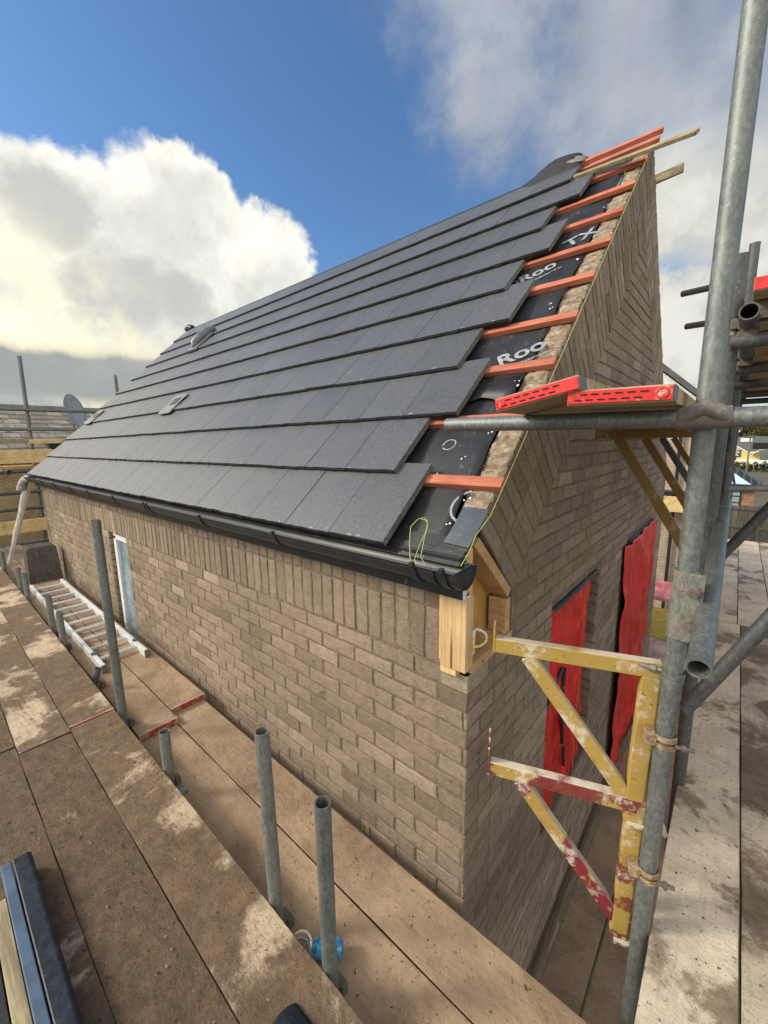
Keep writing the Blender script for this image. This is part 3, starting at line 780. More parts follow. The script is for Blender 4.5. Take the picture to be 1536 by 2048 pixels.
# red ended boards resting on the tube
gE='red ended boards lying on the tube'
def redboard(c, ux, uz, ln, label, wear):
    ux=Vector(ux).normalized(); d=V(0,1,0); uz=Vector(uz); uz=(uz-ux*uz.dot(ux)).normalized()
    c=Vector(c)    # centre of the near end face
    t=thing('scaffold_board',label,'scaffold board',c-uz*.019,gE)
    mb=MB(); mb.obox(c+d*(ln/2+.002),ux*.1125,d*(ln/2),uz*.019); mb.build('plank',M['board_edge'],t,bevel=.002)
    mb=MB(); mb.obox(c-d*.001,ux*.111,d*.003,uz*.0155); pl=mb.build('nail_plate',M['red_plate_worn'] if wear else M['red_plate'],t,bevel=.0015)
    mb=MB()
    for k in range(6):
        for q,o in ((-.0065,.0),(.0065,.012)):
            mb.obox(c+ux*(-.085+.026*k+o)+uz*q-d*.0048,ux*.008,d*.0012,uz*.0013)
    mb.build('slots',M['slot'],pl)
    mb=MB(); e=c+ux*(.092 if wear else -.096)-d*.0045; n=20
    mb.grid([[e+ux*(rr*math.cos(2*PI*i/n))+uz*(rr*math.sin(2*PI*i/n))-d*(.0015 if rr<.0125 else 0) for rr in (.0105,.0122,.0138)] for i in range(n+1)])
    mb.build('embossed_ring',M['red_plate'],pl)
    text('S',.019,e-ux*.006-uz*.0065-d*.0008,ux,uz,'embossed_letter',mat_plain('pale_red',(.62,.20,.18),.5),pl,.0003,.0008)
    if wear: 
        mb=MB(); mb.obox(c+ux*.1135+d*.03,ux*.0008,d*.028,uz*.018); mb.build('side_plate',M['galv'],t)
    else:
        mb=MB(); mb.obox(c+ux*.1135+d*.03,ux*.0008,d*.028,uz*.018); mb.build('side_plate',M['galv'],t)
redboard((.425,-.08,1.985),(1,0,-.02),(0,0,1),3.6,'mortar splashed red ended board lying flat on the tube beside the tall pole',True)
redboard((.232,-.09,2.003),(1,0,.19),(0,0,1),3.6,'clean red ended board tipped up against its neighbour over the roof edge',False)

# ------------------------------------------------------------------ tubes
def coupler(parent, c, axis, other, r=.0242, big=1.0):
    c=Vector(c); ax=Vector(axis).normalized(); ot=Vector(other).normalized()
    mb=MB()
    mb.tube(c-ax*.024,c+ax*.024,r+.005*big,20,.0,True)
    mb.obox(c+ot*(r+.012),ax*.022,ot*.012,ax.cross(ot)*.026)
    e=c+ax.cross(ot)*(r+.010)
    mb.obox(e,ax*.020,ot*.016,ax.cross(ot)*.010)
    cp=mb.build('coupler',M['coupler'],parent,bevel=.003)
    mb=MB(); s_=ax.cross(ot)
    mb.tube(e-ot*.02,e+ot*.055,.006,10); mb.tube(e+ot*.018,e+ot*.032,.011,6)
    mb.build('bolt',M['galv_dirty'],cp)
    return cp
def pole(a,b,label,group,mat='galv',cps=(),name='scaffold_pole',r=.02415):
    a=Vector(a); b=Vector(b)
    t=thing(name,label,'scaffold tube',a,group)
    mb=MB(); mb.tube(a,b,r,32,.004,mat=0); mb.build('tube',M[mat],t)
    for c in cps: coupler(t,*c)
    return t
gP='upright tubes between the two front walkways'
Y0=-.565; X_=(1,0,0); Z_=(0,0,1); NY=(0,1,0)
pole((-2.04,Y0,-.6),(-2.055,Y0,1.479),'tallest upright tube standing between the walkways beside the ladder',gP,'galv',[((-2.043,Y0,.20),Z_,NY)])
pole((-1.375,Y0,-.6),(-1.363,Y0,.489),'short upright tube just below the red board ends',gP,'galv_dirty',[((-1.372,Y0,.19),Z_,NY)])
pole((-.425,Y0,-.6),(-.447,Y0,.949),'mud streaked upright tube, second nearest the camera',gP,'galv_dirty',[((-.430,Y0,.165),Z_,NY)])
pole((-.150,Y0,-.6),(-.146,Y0,.870),'open topped upright tube nearest the camera beside the blue can',gP,'galv',[((-.149,Y0,.165),Z_,NY)])
pole((-3.93,Y0,-.6),(-3.887,Y0,.585),'stub tube behind the ladder rail, the farther of the close pair',gP,'galv_dirty',[((-3.9,Y0,.21),Z_,NY)])
pole((-3.53,Y0,-.6),(-3.511,Y0,.530),'stub tube behind the ladder rail, the nearer of the close pair',gP,'galv_dirty',[((-3.52,Y0,.21),Z_,NY)])
pole((-5.09,Y0,-.6),(-5.077,Y0,.555),'stub tube near the far end of the ladder',gP,'galv_dirty')
pole((-5.5,Y0,-.6),(-5.5,Y0,.53),'thin distant stub tube half hidden behind the walkway edge',gP,'galv_dirty')
pole((-6.8,Y0,-.6),(-6.78,Y0,.51),'farthest stub tube beside the wrapped downpipe',gP,'galv_dirty')
pole((-2.65,-.60,.15),(-2.65,-.53,.33),'tube end leaning at the walkway edge',gP,'galv_dark',[((-2.64,-.555,.21),Z_,NY)])
pole((-1.25,-.75,.215),(-1.25,-.535,.215),'small horizontal tube end poking from under the muddy walkway',gP,'galv')

# main corner standard
main_lo=V(.5595,.150,-.4); main_lo_t=V(.580,.150,1.40); main_hi=V(.5925,.150,3.3)
mp_=thing('scaffold_pole','thick galvanised standard on the right with a bolted sleeve coupler','scaffold tube',main_lo,'standards of the right hand scaffold')
mb=MB(); mb.tube(main_lo,V(.5795,.150,1.43),.0242,40); mb.tube(V(.5835,.150,1.43),V(.594,.150,3.4),.0250,40); mb.build('tube',M['galv'],mp_)
c0=V(.5795,.150,1.33); c1=V(.5835,.150,1.525); ax=(c1-c0).normalized()
mb=MB(); mb.tube(c0,c1,.0300,40,.004)
vd=(CP-V(.58,.15,1.45)); vd.z=0; vd.normalize(); sd=V(-vd.y,vd.x,0)     # towards camera, to its right
mb.obox((c0+c1)/2+sd*.020+vd*.028,ax*.097,sd*.022,vd*.007)
sl=mb.build('sleeve_coupler',M['galv_dirty'],mp_,bevel=.002)
for k in (-.048,.048):
    mb=MB(); e=(c0+c1)/2+ax*k+sd*.024+vd*.035
    mb.tube(e,e+vd*.004,.0155,20); mb.tube(e+vd*.004,e+vd*.014,.0125,6); mb.tube(e+vd*.014,e+vd*.026,.0065,12)
    mb.build('bolt',M['coupler'],sl,bevel=.001)
mb=MB(); random.seed(3)
zq=c0.z+.055
for k in range(9):
    p=V(.5815,.150,zq)+vd*.0309+sd*(random.gauss(.004,.0035)); zq+=.0135 if k!=2 else .02
    mb.obox(p,sd*random.uniform(.002,.006),V(0,0,random.uniform(.002,.005)),vd*.0006)
mb.build('marker_scrawl',mat_plain('red_marker',(.36,.015,.03),.6),sl)
random.seed(11)
# band clamp on the standard
mb=MB(); c=V(.5785,.150,1.215); mb.tube(c-V(0,0,.008),c+V(0,0,.008),.0285,28,.003); mb.tube(c-V(0,0,.022),c-V(0,0,.010),.0275,28,.003)
bc=mb.build('band_clamp',M['galv'],mp_,bevel=.001)
mb=MB(); e=c-sd*.030; mb.tube(e+sd*.006,e-sd*.052,.006,12); mb.tube(e-sd*.012,e-sd*.026,.011,6); mb.build('bolt',M['galv_dirty'],bc)
# transom at eye height with its coupler
tr=thing('scaffold_pole','horizontal tube at eye level carrying the red ended boards','scaffold tube',(-.19,.105,1.945),'standards of the right hand scaffold')
mb=MB(); mb.tube(bp(895,850,1,.105),bp(1640,830,1,.105),.0242,40,.004); mb.build('tube',M['galv'],tr)
cc=bp(1409,836,1,.105)
mb=MB(); mb.tube(cc-V(.052,0,0),cc+V(.052,0,0),.0275,28)
mb.path([cc+V(-.055,-.012,-.006),cc+V(-.03,-.020,.010),cc+V(0,-.018,.026),cc+V(.03,-.020,.010),cc+V(.055,-.012,-.006)],.02,12,0,.5,[.012,.020,.022,.020,.012])
mb.build('coupler',mat_galv('cast_coupler_grey',(.12,.11,.10),(.22,.205,.19),.1,.2,.75,.15),tr)
gS='standards of the right hand scaffold'
pole((.597,1.13,-1.4),(.600,.66,2.47),'dark standard directly behind the thick corner standard',gS,'galv_dark',[((.600,.86,1.80),Z_,(1,0,0))])
pole((.607,2.45,-1.4),(.615,2.05,2.95),'third standard back with its top just showing past the corner standard',gS,'galv_dark')
pole((.60,4.3,-1.4),(.625,3.9,3.2),'farthest thin standard of the right hand scaffold',gS,'galv_dark')
pole(bp(1397,1338,0,.6385),bp(1449,1003,0,.633),'sloping brace tube with open end towards the camera',gS,'galv',[])
mb=MB(); a=bp(1397,1338,0,.6385); b=bp(1449,1003,0,.633); d=(b-a).normalized()
mb.tube(b-d*.02,b+d*.07,.019,24); mb.tube(b-d*.16,b-d*.02,.0258,24)
tag(mb.build('spigot_pin',M['galv'],None),'bright spigot joint on the upper end of the sloping brace tube','spigot')
gB='dark brace tubes crossing the right hand walkway'
pole(CP+ray(1370,1418)*1.55,CP+ray(1640,1132)*1.25,'thick dark brace tube rising to the right across the pale boards',gB,'galv_dark')
pole(CP+ray(1425,1130)*2.2,CP+ray(1600,955)*1.9,'thin dark brace tube farther back in front of the fence',gB,'galv_dark')
pole(CP+ray(1440,977)*3.0,CP+ray(1640,977)*3.0,'slim level guard rail in front of the garden room',gB,'galv_dirty')
pole(V(.62,2.7,.31),V(.57,2.69,2.15),'pale standard beside the garden room roof',gS,'galv')
gT='tube ends poking out left of the corner standard'
pole(CP+ray(1365,588)*3.4,CP+ray(1480,562)*3.0,'upper of two short tube ends against the sky left of the corner standard',gT,'galv')
pole(CP+ray(1373,653)*3.4,CP+ray(1480,636)*3.0,'lower of two short tube ends against the sky left of the corner standard',gT,'galv')

# hop-up brackets
M['rust_band']=mat_rough('mortar_caked_band',(.22,.13,.06),(.46,.36,.24),60)
M['yellow']=mat_paint('yellow_paint',(.40,.265,.062),(.2,.02,.02),0,.95)
M['yellow_red']=mat_paint('yellow_and_maroon_paint',(.40,.265,.062),(.17,.022,.028),.34,1.0)
M['maroon']=mat_paint('maroon_paint',(.19,.020,.027),(.40,.265,.062),.22,.85)
M['yellow_shaded']=mat_paint('shaded_yellow_paint',(.20,.115,.025),(.2,.02,.02),0,.3)  # bracket yellow darkened: the shade under the boards is put into the colour
def bracket(p0, ang, ztop, mats, label, L=.52, H=.56, spike=True, arm_h=.05, plate=True, group='hop up brackets on the standards'):
    dr=V(-math.cos(ang),-math.sin(ang),0); up=V(0,0,1); p0=V(p0[0],p0[1],0)
    P=lambda u,z: p0+dr*u+up*(ztop+z)
    t=thing('scaffold_bracket',label,'scaffold bracket',P(.06,-H),group)
    sx=dr.cross(up)
    mb=MB(); mb.beam(P(.035,-.025),P(L,-.025),.034,arm_h); mb.build('top_arm',mats[0],t,bevel=.003)
    mb=MB(); mb.beam(P(.062,-.05),P(.075,-H),.034,.05,dr); 
    mb.build('upright',mats[1],t,bevel=.003)
    mb=MB(); mb.beam(P(.415,-.05),P(.088,-H+.07),.030,.046,dr+up*.6); mb.build('diagonal',mats[2],t,bevel=.003)
    mb=MB()
    mb.obox(P(L+.003,.0),dr*.003,sx*.018,up*.052)
    if spike: mb.obox(P(L+.003,.075),dr*.003,sx*.006,up*.045)
    mb.build('end_plate',mats[0],t,bevel=.001)
    if plate:
        mb=MB(); mb.obox(P(.035,-H-.004),dr*.055,sx*.030,up*.005); mb.obox(P(.055,-H+.03),dr*.02,sx*.004,up*.035); mb.build('foot_plate',mats[1],t,bevel=.001)
        zc_=ztop-.22; c=V(.5595+(zc_+.4)*.0111,.150,zc_)
        mb=MB(); mb.tube(c-up*.020,c-up*.004,.031,24,.003); mb.tube(c+up*.004,c+up*.020,.0305,24,.003); mb.obox(c+dr*.038,dr*.014,sx*.02,up*.018)
        k=mb.build('clamp_band',M['rust_band'],t,bevel=.002)
        mb=MB(); mb.tube(c-dr*.02-sx*.03,c-dr*.065-sx*.03,.006,10); mb.tube(c-dr*.035-sx*.03,c-dr*.045-sx*.03,.011,6); mb.build('bolt',M['coupler'],k)
    return t
A0=math.radians(19.5)
bracket((.580,.200),A0,1.222,[M['yellow']]*3,'yellow hop up bracket clamped to the corner standard, upper one',spike=False)
bracket((.575,.198),A0,.745,[M['yellow_red'],M['yellow_red'],M['maroon']],'yellow and maroon paint worn bracket below the yellow one',H=.55)
for y,lab in ((1.20,'shade darkened yellow bracket under the red ended boards, nearest of the overhead row'),(1.98,'shade darkened bracket under the boards, second of the overhead row'),(2.75,'black bracket under the boards, third of the overhead row'),(3.5,'farthest bracket of the overhead row with a pale diagonal')):
    k=M['yellow_shaded'] if y<2.5 or y>3 else M['galv_dark']
    bracket((.60,y),0,1.935,[M['galv_dark'] if y>2.5 else k,k,k],lab,H=.66,spike=False,plate=False,group='brackets under the overhead boards')

# upper right platform
gO='boards of the platform overhead on the right'
for i in range(3):
    x0=.645+.232*i
    t=thing('scaffold_board',['overhead board with red end, left edge of the high platform','overhead board of the high platform, second from its left edge','overhead board of the high platform, third from its left edge'][i],'scaffold board',(x0+.11,2.3,2.30),gO)
    mb=MB(); mb.box(x0,x0+.225,.47,4.2,2.30,2.338); mb.build('plank',M['board_edge'],t,bevel=.002)
    mb=MB(); mb.box(x0+.001,x0+.224,.466,.4695,2.303,2.336); mb.build('nail_plate',M['red_plate'],t)
pole((.642,.45,2.243),(.640,4.3,2.243),'dark ledger tube under the high platform, open end facing the camera',gO,'galv_dark',[((.642,.62,2.243),NY,(0,0,-1)),((.642,.75,2.243),NY,(-1,0,0)),((.642,1.3,2.243),NY,(0,0,-1))])
for i,y in enumerate((.62,1.35,2.1,2.9,3.7)):
    pole((.605,y,2.190),(1.5,y,2.190),['first','second','third','fourth','fifth'][i]+' dark crosswise tube under the high platform',gO,'galv_dark')
mb=MB()
mb.beam((.63,.60,2.27),(1.4,.60,2.27),.05,.055); tag(mb.build('timber_bearer',mat_wood('dark_bearer',(.10,.08,.06),(.17,.14,.10)),None,bevel=.002),'dark timber bearer just under the high platform boards','timber')

# ------------------------------------------------------------------ ladder, tile stack, downpipe, litter
ld=thing('ladder','aluminium ladder lying flat on the lapped boards beside the wall','ladder',(-4.3,-.31,ZL+.042))
zl=ZL+.042
for y in (-.152,-.452):
    mb=MB(); mb.box(-5.72,-2.86,y-.014,y+.014,zl,zl+.062); mb.build('rail',M['alu'],ld,bevel=.003)
for k in range(11):
    x=-3.05-.25*k; mb=MB(); mb.tube((x,-.440,zl+.034),(x,-.164,zl+.034),.015,12,0); mb.build('rung',M['alu'],ld)
for y in (-.152,-.452):
    mb=MB(); mb.box(-3.13,-3.10,y-.018,y+.018,zl+.062,zl+.078); mb.build('guide_hook',M['galv'],ld,bevel=.002)
    mb=MB(); mb.box(-2.862,-2.848,y-.016,y+.016,zl-.001,zl+.064); mb.build('end_cap',M['galv_dirty'],ld,bevel=.003)
st_m=mat_rough('dark_brown_tile',(.075,.067,.060),(.15,.135,.12),40)
gK='roof tiles stacked on edge at the end of the walkway'
for k in range(7):
    mb=MB(); x=-6.16-.034*k; ln=.06
    pts=[(-.405,ZL),(-.055,ZL),(-.075,ZL+.44),(-.10,ZL+.47),(-.36,ZL+.47),(-.39,ZL+.44)]
    a=[V(x+ln*(p[1]-ZL)*-1.2,p[0],p[1]+.001) for p in pts]; b=[q-V(.026,0,0) for q in a]; n=len(a)
    mb.add(a+b,[tuple(range(n)),tuple(range(2*n-1,n-1,-1))]+[(i,n+i,n+(i+1)%n,(i+1)%n) for i in range(n)])
    tag(mb.build('roof_tile',st_m,None,bevel=.004),['front dark tile of the stack on edge beside the wall','dark tile of the stack behind the front tile'][min(k,1)] if k<1 else 'dark tile standing on edge behind the front tile of the stack','roof tile',gK)
mb=MB()
wp=[V(-7.02,-.11,1.45),V(-7.14,-.13,1.45),V(-7.22,-.16,1.41),V(-7.22,-.19,1.33),V(-7.2,-.21,1.27)]
tag(mb.path(wp,.05,12,0,.5,[.05,.06,.055,.06,.055]) or mb.build('gutter_outlet',mat_plain('wrapped_outlet',(.28,.27,.26),.35,0,.5,12),None),'grey film wrapped outlet on the far end of the gutter','outlet')
mb=MB(); pts=[]; rad=[]
A_=bp(53,980,0,-7.2); B_=bp(18,1128,0,-7.3)
for i in range(14):
    f=i/13; p=A_.lerp(B_,f); pts.append(p); rad.append(.048+.004*math.sin(i*1.1)-.024*f)
def mat_film():
    m,t,b=newmat('cloudy_film'); p=obj(t); n=t.noise(vscale(t,p,(18,18,4)),1.0,5,.6,.6)
    setb(t,b,t.mix(t.smooth(n,.35,.7),(.50,.47,.42),(.72,.69,.63)),.25); bump(t,b,n,.6,.02)
    t.set(b.inputs['Alpha'],t.ramp(n,[(.3,.55),(.7,.9)])); return m
mb.path(pts,.05,14,0,.5,rad); tag(mb.build('downpipe',mat_film(),None),'cloudy film wrapped downpipe leaning below the far gutter end','downpipe')

# jar and blue can at the foot of the nearest tube
jar=thing('glass_jar','open glass jar lying on the boards next to the muddy walkway edge','jar',(-.33,-.548,.15))
def mat_glass():
    m,t,b=newmat('clear_glass'); setb(t,b,(.90,.86,.80),.06); t.set(b.inputs['Transmission Weight'],.85); t.set(b.inputs['IOR'],1.3); return m
c=bp(602,1893,2,.25); ax=(CP-c).normalized(); ax=(ax+V(-.15,.25,.1)).normalized(); u=ax.orthogonal().normalized(); w=ax.cross(u)
mb=MB(); n=28; prof=[(.0,-.075),(.031,-.073),(.035,-.06),(.035,.0),(.032,.012),(.035,.02),(.031,.021),(.029,.010),(.032,-.004),(.032,-.058),(.0,-.066)]
mb.grid([[c+ax*z+(u*math.cos(2*PI*i/n)+w*math.sin(2*PI*i/n))*r for r,z in prof] for i in range(n+1)]); mb.build('glass',mat_glass(),jar)
mb=MB(); mb.poly([c-ax*.05+(u*math.cos(2*PI*i/20)*.016+w*math.sin(2*PI*i/20)*.021) for i in range(20)]); mb.build('pale_residue',mat_plain('residue',(.62,.60,.58),.3),jar,solid=.002)
def mat_can():
    m,t,b=newmat('blue_can'); p=obj(t); n=t.noise(p,40,3,.6)
    c=t.mix(t.smooth(n,.45,.55),(.02,.22,.50),(.10,.42,.68)); c=t.mix(t.smooth(t.noise(p,70,2,.5),.66,.68),c,(.70,.22,.03)); c=t.mix(t.smooth(t.noise(p,90,2,.5),.70,.72),c,(.7,.7,.65))
    setb(t,b,c,.3,.2); bump(t,b,n,.5,.01); return m
mb=MB(); a=V(-.288,-.528,.170); b=V(-.205,-.462,.170)
pts=[a.lerp(b,i/8) for i in range(9)]; mb.path(pts,.03,12,0,.5,[.018,.030,.027,.031,.026,.030,.029,.031,.02])
tag(mb.build('drinks_can',mat_can(),None),'crumpled blue drinks can lying behind the nearest upright tube','can')

mb=MB()
random.seed(21)
def crumb(x,y,z,r):
    b=len(mb.v); pts=[V(x+r*random.uniform(.6,1.3)*math.cos(a),y+r*random.uniform(.6,1.3)*math.sin(a),z) for a in (0,1.1,2.2,3.4,4.5,5.5)]
    top=V(x+random.gauss(0,r*.2),y+random.gauss(0,r*.2),z+r*random.uniform(.4,.9))
    mb.add(pts+[top],[(i,(i+1)%6,6) for i in range(6)],0,random.random())
for _ in range(1500):
    x=-3.2+3.9*random.random()**.7; y=-.60-.75*random.random(); crumb(x,y,ZU+.001,random.choice((.0012,.0015,.002,.002,.0025,.003,.0045))*random.uniform(.7,1.2))
for _ in range(500): crumb(random.uniform(-2,.4),random.uniform(-.53,-.1),ZL+.0005,random.choice((.0012,.0015,.002,.003))*random.uniform(.7,1.2))
for _ in range(500): crumb(random.uniform(.6,1.2),random.uniform(-.4,2.6),ZR+.0005,random.choice((.0012,.0015,.002,.003,.0045))*random.uniform(.7,1.2))
def mat_crumb():
    m,t,b=newmat('mud_crumb'); r,_=tone(t); setb(t,b,t.ramp(r,[(0,(.05,.034,.022)),(.7,(.15,.10,.065)),(.9,(.30,.24,.17)),(1,(.45,.40,.33))]),.95,0,.2); return m
tag(mb.build('mud_crumbs',mat_crumb(),None),'loose mud crumbs and grit scattered over the walkway boards','grit',None,'stuff')
# wrapped length at the bottom left and felt scrap
wr=thing('wrapped_profile','navy plastic profile strapped on a timber lying along the muddy walkway','building profile',(-.75,-1.16,ZU))
nv=mat_plain('navy_plastic',(.012,.016,.025),.45,0,.5,25,.3,.006,.35)
mb=MB(); x0,x1=-1.24,.2
prof=[(-1.110,ZU+.005),(-1.105,ZU+.075),(-1.115,ZU+.085),(-1.160,ZU+.085),(-1.160,ZU+.005)]
mb.add([V(x,y,z) for x in (x0,x1) for y,z in prof],[(0,1,6,5),(1,2,7,6),(2,3,8,7),(3,4,9,8),(4,0,5,9),(0,4,3,2,1),(5,6,7,8,9)])
mb.build('profile',nv,wr,bevel=.004)
mb=MB(); mb.box(x0-.01,x1,-1.193,-1.163,ZU+.004,ZU+.079); mb.build('blue_face',mat_plain('blue_film',(.075,.11,.17),.5,0,.2,14,.15,0,.4),wr,bevel=.003)
mb=MB(); mb.box(-1.12,.2,-1.232,-1.195,ZU+.004,ZU+.055); mb.build('timber_strip',M['grey_wood'],wr,bevel=.002)
mb=MB(); mb.box(-1.08,.2,-1.262,-1.236,ZU+.003,ZU+.04); mb.build('black_strip',M['pvc'],wr,bevel=.002)
def felt(xc0,xc1,y0,y1,lift,label):
    mb=MB(); G=[]
    for i in range(15):
        f=i/14; row=[]
        for j in range(9):
            g=j/8; y=y0+(y1-y0)*f; x=xc0+(xc1-xc0)*g
            row.append(V(x,y,ZU+.010+lift*math.sin(PI*min(1,f*1.0))**.7+.003*math.sin(g*6+f*5)))
        G.append(row)
    mb.grid(G); return tag(mb.build('felt_scrap',mat_rough('navy_felt',(.010,.013,.022),(.028,.034,.052),150,.85,.004),None,solid=.004),label,'felt scrap','rolled felt scraps at the bottom edge')
felt(-.150,.12,-.800,-.690,.030,'navy felt scrap nearer the walkway edge, bottom of the picture')
felt(-.200,.16,-.90,-.802,.034,'frayed black felt scrap left of the navy one, bottom of the picture')

# ------------------------------------------------------------------ ground and neighbours
def struct(name, mb, mat, kind='structure'):
    return tag(mb.build(name,mat,None,loc=(0,0,0)),kind=kind)
mb=MB(); mb.poly([(-900,-900,-2.6),(900,-900,-2.6),(900,900,-2.6),(-900,900,-2.6)])
struct('ground',mb,mat_rough('bare_earth',(.10,.085,.06),(.17,.15,.11),3,.95,.05,.3))
mb=MB(); mb.poly([(-8,13.5,-2.594),(12,13.5,-2.594),(12,34,-2.594),(-8,34,-2.594)])
struct('lawn',mb,mat_rough('lawn_green',(.035,.05,.014),(.075,.085,.03),20,.95,.05,1))
# left neighbour
nb=thing('neighbour_house','house behind with grey tiled roof and pale sandy brick wall','house',(-13.5,2,-2.6))
def mat_courses(name,c0,c1,jc,h,l,horiz='Y'):
    m,t,b=newmat(name); p=pos(t)
    sp=t.n('ShaderNodeSeparateXYZ',None,Vector=p)
    vec=t.n('ShaderNodeCombineXYZ',None,X=sp.outputs[1] if horiz=='Y' else sp.outputs[0],Y=sp.outputs[2]).outputs[0]
    br=t.n('ShaderNodeTexBrick',None,Vector=vec,Color1=c0,Color2=c1,Mortar=jc,Scale=1.0)
    br.inputs['Mortar Size'].default_value=.012; br.inputs['Brick Width'].default_value=l; br.inputs['Row Height'].default_value=h
    c=t.mix(1.0,br.outputs[0],t.ramp(t.noise(p,6,5,.6),[(.3,.75),(.7,1.15)]),'MULTIPLY')
    setb(t,b,c,.9,0,.2); bump(t,b,br.outputs['Fac'],-.6,.01); return m
mb=MB(); mb.box(-16,-11.2,-5,9,-2.6,1.55); mb.build('wall',mat_courses('sandy_brick',(.66,.50,.28),(.55,.41,.22),(.36,.27,.17),.04,.12),nb)
mb=MB(); random.seed(5)
nrow=11
for r in range(nrow):
    xa=-11.05-.30*r; za=1.62+.125*r
    y=-5.0-(.17 if r%2 else 0)
    while y<9:
        q=random.random()
        mb.hexa([V(xa,y+.004,za),V(xa,y+.32,za),V(xa-.33,y+.32,za+.125),V(xa-.33,y+.004,za+.125),
                 V(xa,y+.004,za+.035),V(xa,y+.32,za+.035),V(xa-.33,y+.32,za+.15),V(xa-.33,y+.004,za+.15)],0,q); y+=.33
mb.box(-14.6,-14.25,-5,9,2.95,3.06,0,.4)
def mat_oldtile():
    m,t,b=newmat('weathered_roof_tile'); r,r2=tone(t); p=pos(t)
    c=t.ramp(r,[(0,(.16,.14,.115)),(.5,(.24,.215,.18)),(1,(.34,.30,.25))])
    c=t.mix(t.smooth(t.noise(p,4,5,.6),.45,.7),c,(.13,.12,.09)); setb(t,b,c,.9); return m
mb.build('roof',mat_oldtile(),nb)
mb=MB(); mb.poly([(-14.4,-5,3.0),(-14.4,9,3.0),(-18,9,1.4),(-18,-5,1.4)]); mb.build('rear_roof',mat_plain('rear_roof',(.12,.11,.1),.9),nb)
# skylight
mb=MB(); mb.box(-11.95,-11.5,.95,1.35,1.9,2.06); mb.build('skylight',M['pvc'],nb)
dish=thing('satellite_dish','grey satellite dish on a pole in front of the weathered roof','satellite dish',(-10.6,1.3,1.6))
dm=mat_plain('dish_grey',(.30,.33,.35),.5); c=bp(150,822,0,-10.6); nrm=V(.75,.62,.2).normalized(); u=nrm.cross(V(0,0,1)).normalized(); w=u.cross(nrm)
mb=MB(); mb.grid([[c+(u*math.cos(2*PI*i/24)*.30+w*math.sin(2*PI*i/24)*.38)*r-nrm*(.09*(1-r*r)) for r in (0.001,.25,.5,.75,1)] for i in range(25)]); mb.build('reflector',dm,dish,solid=.01)
mb=MB(); mb.path([c-nrm*.09-w*.30,c+nrm*.05-w*.40,c+nrm*.42-w*.16],.012,8); mb.tube(c+nrm*.38-w*.16,c+nrm*.50-w*.13,.035,12); mb.build('feed_arm',M['galv'],dish)
mb=MB(); mb.tube((c.x-.1,c.y,1.55),c-nrm*.1,.022,12); mb.build('mast',M['galv'],dish)
# scaffold round the left neighbour
gN='scaffold round the neighbouring house'
pole((-10,.385,-.5),(-10,.44,3.64),'tall leaning standard against the cloud at the far left',gN,'galv',[((-10,.43,2.64),Z_,(1,0,0)),((-10,.42,2.25),Z_,(1,0,0)),((-10,.41,1.88),Z_,(1,0,0))],r=.035)
pole((-10.1,2.10,.5),(-10.1,2.06,3.47),'distant standard rising just behind the roof verge',gN,'galv',r=.035)
pole((-9.95,-3,2.60),(-9.95,5,2.67),'upper guard rail in front of the weathered roof',gN,'galv',r=.03)
pole((-9.95,-3,2.25),(-9.95,5,2.25),'lower guard rail in front of the weathered roof',gN,'galv',r=.03)
pole((-9.9,-3,1.43),(-9.9,5,1.46),'black ledger tube under the yellow toe board',gN,'galv_dark',r=.035)
pole((-9.9,-3,1.02),(-9.9,5,1.05),'upper dark tube across the sandy brick wall',gN,'galv_dark',r=.03)
pole((-9.9,-3,.70),(-9.9,5,.73),'lower dark tube across the sandy brick wall',gN,'galv_dark',r=.03)
pole((-9.3,-3,.14),(-9.3,3,.14),'lowest pale tube beside the tile stack',gN,'galv',r=.03)
pole((-9.4,-.05,1.46),(-9.9,-.10,1.46),'short tube end with black coupler at the left edge',gN,'galv_dark',[((-9.5,-.06,1.46),(1,0,0),(0,0,-1))],r=.04)
yt=mat_wood('yellow_toe_board',(.60,.41,.17),(.74,.55,.27),(30,2,30),.7,True,.35)
def toe(x,y0,y1,z0,z1,label,m=yt):
    mb=MB(); mb.box(x,x+.04,y0,y1,z0,z1); return tag(mb.build('toe_board',m,None,bevel=.004),label,'toe board','timber boards on the neighbouring scaffold')
toe(-9.90,-3,5,1.60,1.86,'bright yellow timber toe board below the guard rails')
toe(-9.85,-3,.35,2.0,2.07,'thin weathered board between the rails at the far left',M['grey_wood'])
toe(-9.88,.35,5,1.98,2.06,'thin orange board between the rails beside the roof verge')
toe(-9.55,-3,5,.30,.54,'orange toe board low down behind the tile stack')
toe(-9.15,-3,2,-.10,.05,'lowest orange board behind the tile stack')
mb=MB(); mb.box(-10.4,-9.92,-3,5,1.50,1.55); tag(mb.build('scaffold_board',mat_wood('pale_deck',(.42,.27,.10),(.58,.40,.17),(30,2,30)),None),'pale deck board edge under the yellow toe board','scaffold board',gN)
